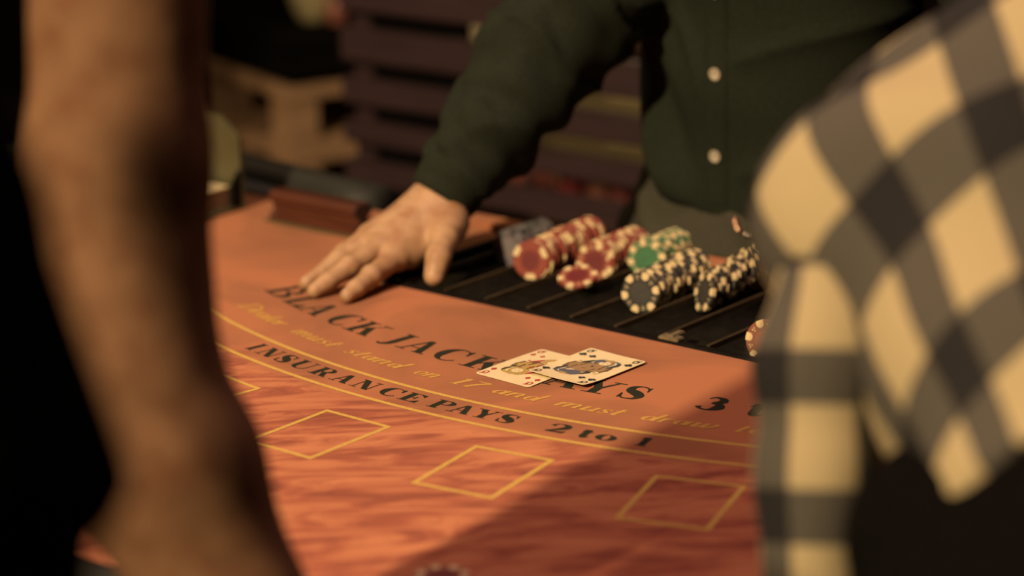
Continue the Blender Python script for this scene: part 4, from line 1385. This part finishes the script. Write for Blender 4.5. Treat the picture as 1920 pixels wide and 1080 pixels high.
pull += ridge((V[:, 2] - V[:, 0] * 0.35) * 26 + 0.7) * 0.007 * np.clip((V[:, 0] + 0.06) / 0.03, 0, 1)
V = V + N * (arm * fold + bel * pull)[:, None]
V = relax(V, Q, 1)
shirt = qmesh('shirt', V, Q, M['shirt_dark'], dealer)
shirt['label'] = 'dark green button shirt with creased sleeve'
stree = bvh(V, Q)
# placket strip with buttons
cl = []
for v in range(-60, 392, 14):
    p, n = cam_hit(stree, 1343, v)
    if p is not None:
        cl.append((np.array(p), np.array(n)))
vv, ff = [], []
nm_ = np.mean([c[1] for c in cl], axis=0); nm_ /= np.linalg.norm(nm_)
ctr = [c[0] for c in cl]
ctr = [np.mean(ctr[max(0, i - 1):i + 2], axis=0) for i in range(len(ctr))]
for i, c in enumerate(ctr):
    tg = ctr[min(i + 1, len(ctr) - 1)] - ctr[max(i - 1, 0)]; tg /= np.linalg.norm(tg)
    sd = np.cross(nm_, tg); sd /= np.linalg.norm(sd)
    for o_ in (-0.0145, -0.0135, -0.005, 0.005, 0.0135, 0.0145):
        h = stree.ray_cast(Vector(c + sd * o_ + nm_ * 0.06), Vector(-nm_))
        q = np.array(h[0]) if h[0] is not None else c + sd * o_
        vv.append(q + nm_ * (0.0016 if abs(o_) < 0.014 else -0.002))
for i in range(len(ctr) - 1):
    for j in range(5):
        k = i * 6 + j
        ff.append([k, k + 1, k + 7, k + 6])
mesh('placket', vv, ff, M['shirt_dark'], shirt, True)
for v in (-16, 138, 292):
    p, n = cam_hit(stree, 1343, v)
    if p is None:
        continue
    bt = MB().lathe([(0.0045, -0.0005), (0.0062, 0.0002), (0.0066, 0.0012), (0.0060, 0.0020), (0.0046, 0.0016), (0.0038, 0.0010), (0.0003, 0.0010)], (0, 0, 0), 22)
    o = bt.build('button', M['button'], shirt, True, True)
    n = Vector(nm_)
    o.matrix_local = Matrix.Translation(Vector(np.array(p) + nm_ * 0.0022 - wloc(shirt))) @ n.to_track_quat('Z', 'Y').to_matrix().to_4x4()
    o['label'] = 'pale bone button'
    dk_ = MB().lathe([(0.0040, 0.0008), (0.0040, 0.0019), (0.0006, 0.0020)], (0, 0, 0), 16).build('button_hollow_shade', M['shirt_dark'], None, True, True)  # dark disc painted in for the shade of the button's hollow
    dk_.matrix_world = Matrix.Translation(Vector(np.array(p) + nm_ * 0.0022)) @ n.to_track_quat('Z', 'Y').to_matrix().to_4x4()
    dk_.parent = shirt
    dk_.matrix_local = o.matrix_local.copy()

head_at(dealer, np.array((-0.055, -0.405, 0.715)), (-0.25, -0.85, -0.45), np.array((-0.042, -0.350, 0.54)), M['skin'], M['hair'])
# trousers
S = SDF((-0.32, -0.52, -0.86), (0.18, -0.08, 0.13), 0.008)
S.cone((-0.078, -0.290, 0.10), (-0.085, -0.288, -0.06), 0.132, 0.176, 0.02, (fy, 1.38))
S.cone((-0.085, -0.288, -0.06), (-0.085, -0.285, -0.14), 0.176, 0.165, 0.03, (fy, 1.35))
for s in (-1, 1):
    S.cone((-0.08 + s * 0.085, -0.287, -0.12), (-0.075 + s * 0.09, -0.27, -0.45), 0.090, 0.066, 0.03)
    S.cone((-0.075 + s * 0.09, -0.27, -0.45), (-0.07 + s * 0.095, -0.24, -0.83), 0.066, 0.055, 0.02)
S.cut(lambda X, Y, Z: np.maximum(Z - 0.09, -0.835 - Z))
V, Q = S.mesh()
V = relax(V, Q, 1)
N = normals(V, Q)
dg = (V[:, 2] + 0.75 * (V[:, 0] + 0.15))
f1 = (ridge(dg * 34 + 0.5 * np.sin(V[:, 0] * 30)) - 0.3) * 0.0120 * np.exp(-((V[:, 2] + 0.0) / 0.09) ** 2) * (V[:, 1] < -0.3)
V = V + N * ((f1 + waves(V, 21, 30) * 0.003) * np.clip((0.06 - V[:, 2]) / 0.05, 0, 1))[:, None]
V = relax(V, Q, 1)
tr = qmesh('trousers', V, Q, M['trousers_grey'], dealer)
tr['label'] = 'grey trousers with slanted pocket'
ttree = bvh(V, Q)
pv = []
for (u, v) in ((1273, 322), (1268, 338), (1263, 352), (1257, 366)):
    p, n = cam_hit(ttree, u, v)
    if p is not None:
        pv.append(np.array(p) + np.array(n) * 0.001)
if len(pv) > 1:
    MB().tube(pv, [0.0032] * len(pv), 8).build('pocket_edge', M['black_cloth'], tr, True)
# belt chain hanging at the hem
ch = MB()
cp = []
for (u, v) in ((1377, 408), (1379, 420), (1383, 430), (1390, 436), (1398, 439), (1406, 441), (1414, 442), (1424, 442), (1436, 440)):
    p, n = cam_hit(ttree, u, v)
    p2, n2 = cam_hit(stree, u, v)
    c = [np.array(x) for x in (p, p2) if x is not None]
    if c:
        c = min(c, key=lambda x: np.linalg.norm(x - CAM))
        cp.append(c + (CAM - c) / np.linalg.norm(CAM - c) * 0.006)
if len(cp) > 4:
    MB().tube(cp[:4], 0.0018, 8).build('chain_hook', M['copper'], dealer, True)
    for c in cp[4:]:
        sp = MB().lathe([(0.0008, -0.0026), (0.0022, -0.0016), (0.0028, 0), (0.0022, 0.0016), (0.0008, 0.0026)], tuple(c), 12)
        sp.build('chain_bead', M['steel'], dealer, True)
for s in (-1, 1):
    S = SDF((-0.07 + s * 0.095 - 0.07, -0.46, FLOOR - 0.01), (-0.07 + s * 0.095 + 0.07, -0.15, FLOOR + 0.12), 0.007)
    bx = -0.07 + s * 0.095
    S.cone((bx, -0.22, FLOOR + 0.045), (bx, -0.38, FLOOR + 0.03), 0.043, 0.040, 0.02).cone((bx, -0.24, FLOOR + 0.05), (bx, -0.24, FLOOR + 0.09), 0.042, 0.040, 0.02)
    S.cut(lambda X, Y, Z: (FLOOR + 0.001) - Z)
    V, Q = S.mesh()
    qmesh('shoe', V, Q, M['vinyl'], dealer)

# ---- guest in the checked shirt
A0 = P(1905, 440, 1.42); B0 = P(2075, 940, 1.27)
guest = thing('person', (float(B0[0]) + 0.06, float(B0[1]) - 0.15, FLOOR), 'person in cream and black checked shirt leaning over the table rail', 'person')
axis = (A0 - B0) / np.linalg.norm(A0 - B0)
RA, RB = 0.131, 0.092


def plaid_uv(o, V, Q, org, ax_, seen, rref, pu, pv, shear=0.0):
    """checks wrapped round a limb; a cream square sits where the camera sees the point `seen`"""
    ax_ = ax_ / np.linalg.norm(ax_)
    tc = -_fw - ax_ * (-_fw @ ax_)      # reference direction round the limb
    tc /= np.linalg.norm(tc)
    sd = np.cross(ax_, tc)
    d = V - org
    a = d @ ax_
    ang = np.arctan2(d @ sd, d @ tc)
    uu = ang * rref / pu
    vv_ = a / pv + shear * uu
    off = np.zeros(2)
    h = cam_hit(bvh(V, Q), *seen)[0] if seen else None
    if h is not None:
        k = np.argmin(np.linalg.norm(V - np.array(h), axis=1))
        off = np.array([0.275 - uu[k], 0.30 - vv_[k]])
    wrap = 2 * math.pi * rref / pu
    lu, la = uu[Q], a[Q] / pv
    fix = (lu.max(1) - lu.min(1)) > wrap / 2
    lu[fix] = np.where(lu[fix] < 0, lu[fix] + wrap, lu[fix])
    uv = np.stack([lu + off[0], la + shear * lu + off[1]], -1).reshape(-1, 2)
    l = o.data.uv_layers.new(name='cloth')
    l.data.foreach_set('uv', uv.astype(np.float32).ravel())


lo = np.minimum(A0, B0) - 0.26; hi = np.maximum(A0, B0) + 0.26
S = SDF(lo, hi, 0.006)
S.cone(B0, A0, RB, RA, 0.02)
SHO = P(1622, 440, 1.40)
S.cone(A0 + (SHO - A0) * 0.3, SHO, 0.09, 0.052, 0.05)
RSH = P(2330, 300, 1.42)
S.cone(A0, RSH, 0.10, 0.07, 0.05)
SHO2 = P(1668, 325, 1.41)
S.cone(SHO, SHO2, 0.050, 0.060, 0.04)
NK = P(2160, -110, 1.40)
S.cone(A0, NK, 0.10, 0.07, 0.05)
S.cut(lambda X, Y, Z: -((X - B0[0]) * axis[0] + (Y - B0[1]) * axis[1] + (Z - B0[2]) * axis[2]) - 0.015)
V, Q = S.mesh()
V = relax(V, Q, 2)
N = normals(V, Q)
V = V + N * (waves(V, 31, 28) * 0.006 + np.sin((V - B0) @ axis * 60 + (V - B0) @ _rt * 40) * 0.003)[:, None]
gs = qmesh('shirt', V, Q, M['plaid'], guest)
plaid_uv(gs, V, Q, B0, axis, (1700, 165), 0.125, 0.075, 0.106, -0.16)
gs['label'] = 'cream and black checked shirt'
head_at(guest, NK + np.array((-0.035, 0.03, 0.135)), (-0.78, 0.60, -0.30), NK + np.array((0, 0, 0.0)), M['skin_b'], M['hair'])
# left sleeve, hanging straight down to the rail
s0, s1, s2, s3 = P(1604, 450, 1.39), P(1540, 680, 1.37), P(1535, 900, 1.365), P(1534, 1290, 1.36)
S = SDF(np.min([s0, s1, s2, s3], 0) - 0.08, np.max([s0, s1, s2, s3], 0) + 0.08, 0.004)
S.cone(s0, s1, 0.044, 0.0350, 0.02).cone(s1, s2, 0.0350, 0.0335, 0.02).cone(s2, s3, 0.0335, 0.029, 0.02)
dn = (s3 - s2) / np.linalg.norm(s3 - s2)
S.cut(lambda X, Y, Z: ((X - s3[0]) * dn[0] + (Y - s3[1]) * dn[1] + (Z - s3[2]) * dn[2]))
V, Q = S.mesh()
V = relax(V, Q, 2)
N = normals(V, Q)
V = V + N * (waves(V, 41, 55) * 0.003)[:, None]
sl = qmesh('sleeve', V, Q, M['plaid'], gs)
plaid_uv(sl, V, Q, s2, s1 - s3, (1545, 842), 0.034, 0.068, 0.079)
# right sleeve, bent back to the hip
r1, r2 = P(2560, 700, 1.38), P(2330, 1040, 1.26)
S = SDF(np.min([RSH, r1, r2], 0) - 0.1, np.max([RSH, r1, r2], 0) + 0.1, 0.008)
S.cone(RSH, r1, 0.062, 0.05, 0.02).cone(r1, r2, 0.05, 0.036, 0.02)
V, Q = S.mesh()
sr = qmesh('sleeve', relax(V, Q, 2), Q, M['plaid'], gs)
plaid_uv(sr, V, Q, RSH, RSH - r1, None, 0.05, 0.072, 0.079)
# bare hand on the rail and the forearm inside the sleeve
hw = s3 + dn * 0.02
S = SDF(hw - 0.17, hw + 0.17, 0.0024)
S.cone(s3 - dn * 0.06, hw, 0.025, 0.022, 0.01)
fw2 = np.array([-0.40, 0.75, -0.35]); sdv = np.cross(fw2, (0, 0, 1.0))
hand_at(S, hw, fw2, np.cross(sdv, fw2), sdv, 0.30)
V, Q = S.mesh()
V = relax(V, Q, 2)
gb = qmesh('body', V, Q, M['skin_b'], guest)
gb['label'] = 'bare hand resting on the rail'
# black trousers
S = SDF((B0[0] - 0.32, B0[1] - 0.45, FLOOR), (B0[0] + 0.36, B0[1] + 0.2, B0[2] + 0.16), 0.01)
h2 = np.array([B0[0] + 0.05, B0[1] - 0.12, -0.02])
S.cone(B0 - axis * 0.0, h2, RB * 0.95, 0.125, 0.03)
S.cone(P(1770, 1010, 1.30), h2, 0.050, 0.09, 0.03).cone(P(1770, 1010, 1.30), P(1900, 960, 1.30), 0.045, 0.06, 0.03)
for s in (-1, 1):
    o_ = np.array([0.10 * s, 0.05 * s, 0])
    S.cone(h2 + o_ * 0.7 - np.array([0, 0, 0.05]), h2 + o_ + np.array([0.02, -0.02, -0.45]), 0.092, 0.066, 0.03)
    S.cone(h2 + o_ + np.array([0.02, -0.02, -0.45]), h2 + o_ + np.array([0.02, -0.03, FLOOR + 0.03 - h2[2]]), 0.066, 0.055, 0.02)
V, Q = S.mesh()
qmesh('trousers', relax(V, Q, 1), Q, M['black_cloth'], guest)

# ---- guest with the bare arm, close to the camera
b0, b1, b2 = P(222, -820, 1.38), P(222, 300, 1.38), P(250, 725, 1.38)
b3, b4 = P(430, 1150, 1.39), P(640, 1560, 1.43)
HD = np.array([0.330, -1.925, 0.655]); NB = np.array([0.40, -1.91, 0.53]); NC = np.array([0.37, -1.78, 0.68])
guest2 = thing('person', (0.52, -1.88, FLOOR), 'person in black at left edge with one bare arm hanging beside table', 'person')
S = SDF(np.min([b0, b1, b2, b3, b4, HD], 0) - 0.14, np.max([b0, b1, b2, b3, b4, HD], 0) + 0.14, 0.0042)
S.cone(b0, b1, 0.056, 0.0505, 0.02).cone(b1, b2, 0.0505, 0.0520, 0.02)
S.cone(b2, b2 + (b3 - b2) * 0.35, 0.0520, 0.0545, 0.012).cone(b2 + (b3 - b2) * 0.35, b3, 0.0545, 0.0460, 0.015).cone(b3, b4, 0.0460, 0.0280, 0.015)
fwd = (b4 - b3) / np.linalg.norm(b4 - b3)
sd2 = np.cross(fwd, _fw)
hand_at(S, b4 + fwd * 0.01, fwd, -np.cross(sd2, fwd), sd2, 0.35)
# unseen shoulder line, neck and head, facing the table, placed to shade the felt
S.cone(b0, NC, 0.045, 0.04, 0.02).cone(NC, NB, 0.04, 0.045, 0.02).cone(NB, HD + np.array([0.01, -0.01, -0.06]), 0.046, 0.044, 0.02)
S.cone(HD + np.array([0, -0.020, 0.025]), HD + np.array([0, 0.012, 0.020]), 0.078, 0.070, 0.02).cone(HD + np.array([0, 0.02, 0.0]), HD + np.array([0, 0.045, -0.065]), 0.058, 0.030, 0.03)
S.cone(HD + np.array([0, 0.082, 0.012]), HD + np.array([0, 0.098, -0.018]), 0.007, 0.012, 0.008)
S.cone(HD + np.array([-0.018, 0.074, -0.048]), HD + np.array([0.018, 0.074, -0.048]), 0.006, 0.006, 0.006)
for s_ in (-1, 1):
    S.cone(HD + np.array([0.074 * s_, -0.01, 0.015]), HD + np.array([0.070 * s_, -0.006, -0.022]), 0.011, 0.008, 0.006)
    S.cone(HD + np.array([0.014 * s_, 0.080, 0.026]), HD + np.array([0.042 * s_, 0.070, 0.024]), 0.006, 0.005, 0.008)
    S.cone(HD + np.array([0.028 * s_, 0.070, 0.010]), HD + np.array([0.032 * s_, 0.070, 0.010]), 0.011, 0.011, 0.003)
V, Q = S.mesh()
V = relax(V, Q, 3)
g2 = qmesh('body', V, Q, M['skin_b'], guest2)
g2['label'] = 'bare tanned arm'
S = SDF(HD - 0.15, HD + 0.15, 0.006)
S.cone(HD + np.array([0, -0.025, 0.030]), HD + np.array([0, 0.0, 0.028]), 0.086, 0.080, 0.02).cone(HD + np.array([0, -0.05, 0.0]), HD + np.array([0, -0.062, -0.05]), 0.06, 0.05, 0.02)
S.cut(lambda X, Y, Z: np.minimum((Y - (HD[1] + 0.045)), (HD[2] + 0.045) - Z))
V, Q = S.mesh()
V = relax(V, Q, 1)
V = V + normals(V, Q) * (waves(V, 77, 120) * 0.002)[:, None]
qmesh('hair', V, Q, M['hair'], guest2)
# black top and trousers
t0, t1 = P(-385, 480, 0.90), P(-375, 900, 0.90)
S = SDF((t1[0] - 0.32, t1[1] - 0.34, FLOOR), (max(b0[0], t1[0]) + 0.22, max(t1[1], b0[1]) + 0.24, b0[2] + 0.12), 0.009)
S.cone(t0, t1, 0.098, 0.126, 0.03)
S.cone(t0 + np.array([-0.03, 0.0, 0.03]), NB, 0.07, 0.058, 0.03).cone(NB, NC, 0.05, 0.05, 0.03).cone(NC, b0, 0.05, 0.056, 0.03)
S.cone(b0, b0 + (b1 - b0) * 0.25, 0.066, 0.060, 0.02)
S.cut(lambda X, Y, Z: (t1[2] - 0.02) - Z)
V, Q = S.mesh()
V = relax(V, Q, 1)
V = V + normals(V, Q) * (waves(V, 51, 30) * 0.004)[:, None]
qmesh('shirt', V, Q, M['black_cloth'], guest2)
S = SDF((t1[0] - 0.26, t1[1] - 0.30, FLOOR), (t1[0] + 0.26, t1[1] + 0.22, t1[2] + 0.05), 0.011)
h3 = np.array([t1[0] - 0.02, t1[1] - 0.03, t1[2] - 0.22])
S.cone(t1, h3, 0.112, 0.120, 0.03)
for s in (-1, 1):
    S.cone(h3 + np.array([0.075 * s, 0, -0.05]), h3 + np.array([0.085 * s, 0, -0.4]), 0.082, 0.062, 0.03)
    S.cone(h3 + np.array([0.085 * s, 0, -0.4]), np.array([h3[0] + 0.09 * s, h3[1], FLOOR + 0.04]), 0.062, 0.052, 0.02)
V, Q = S.mesh()
qmesh('trousers', relax(V, Q, 1), Q, M['black_cloth'], guest2)
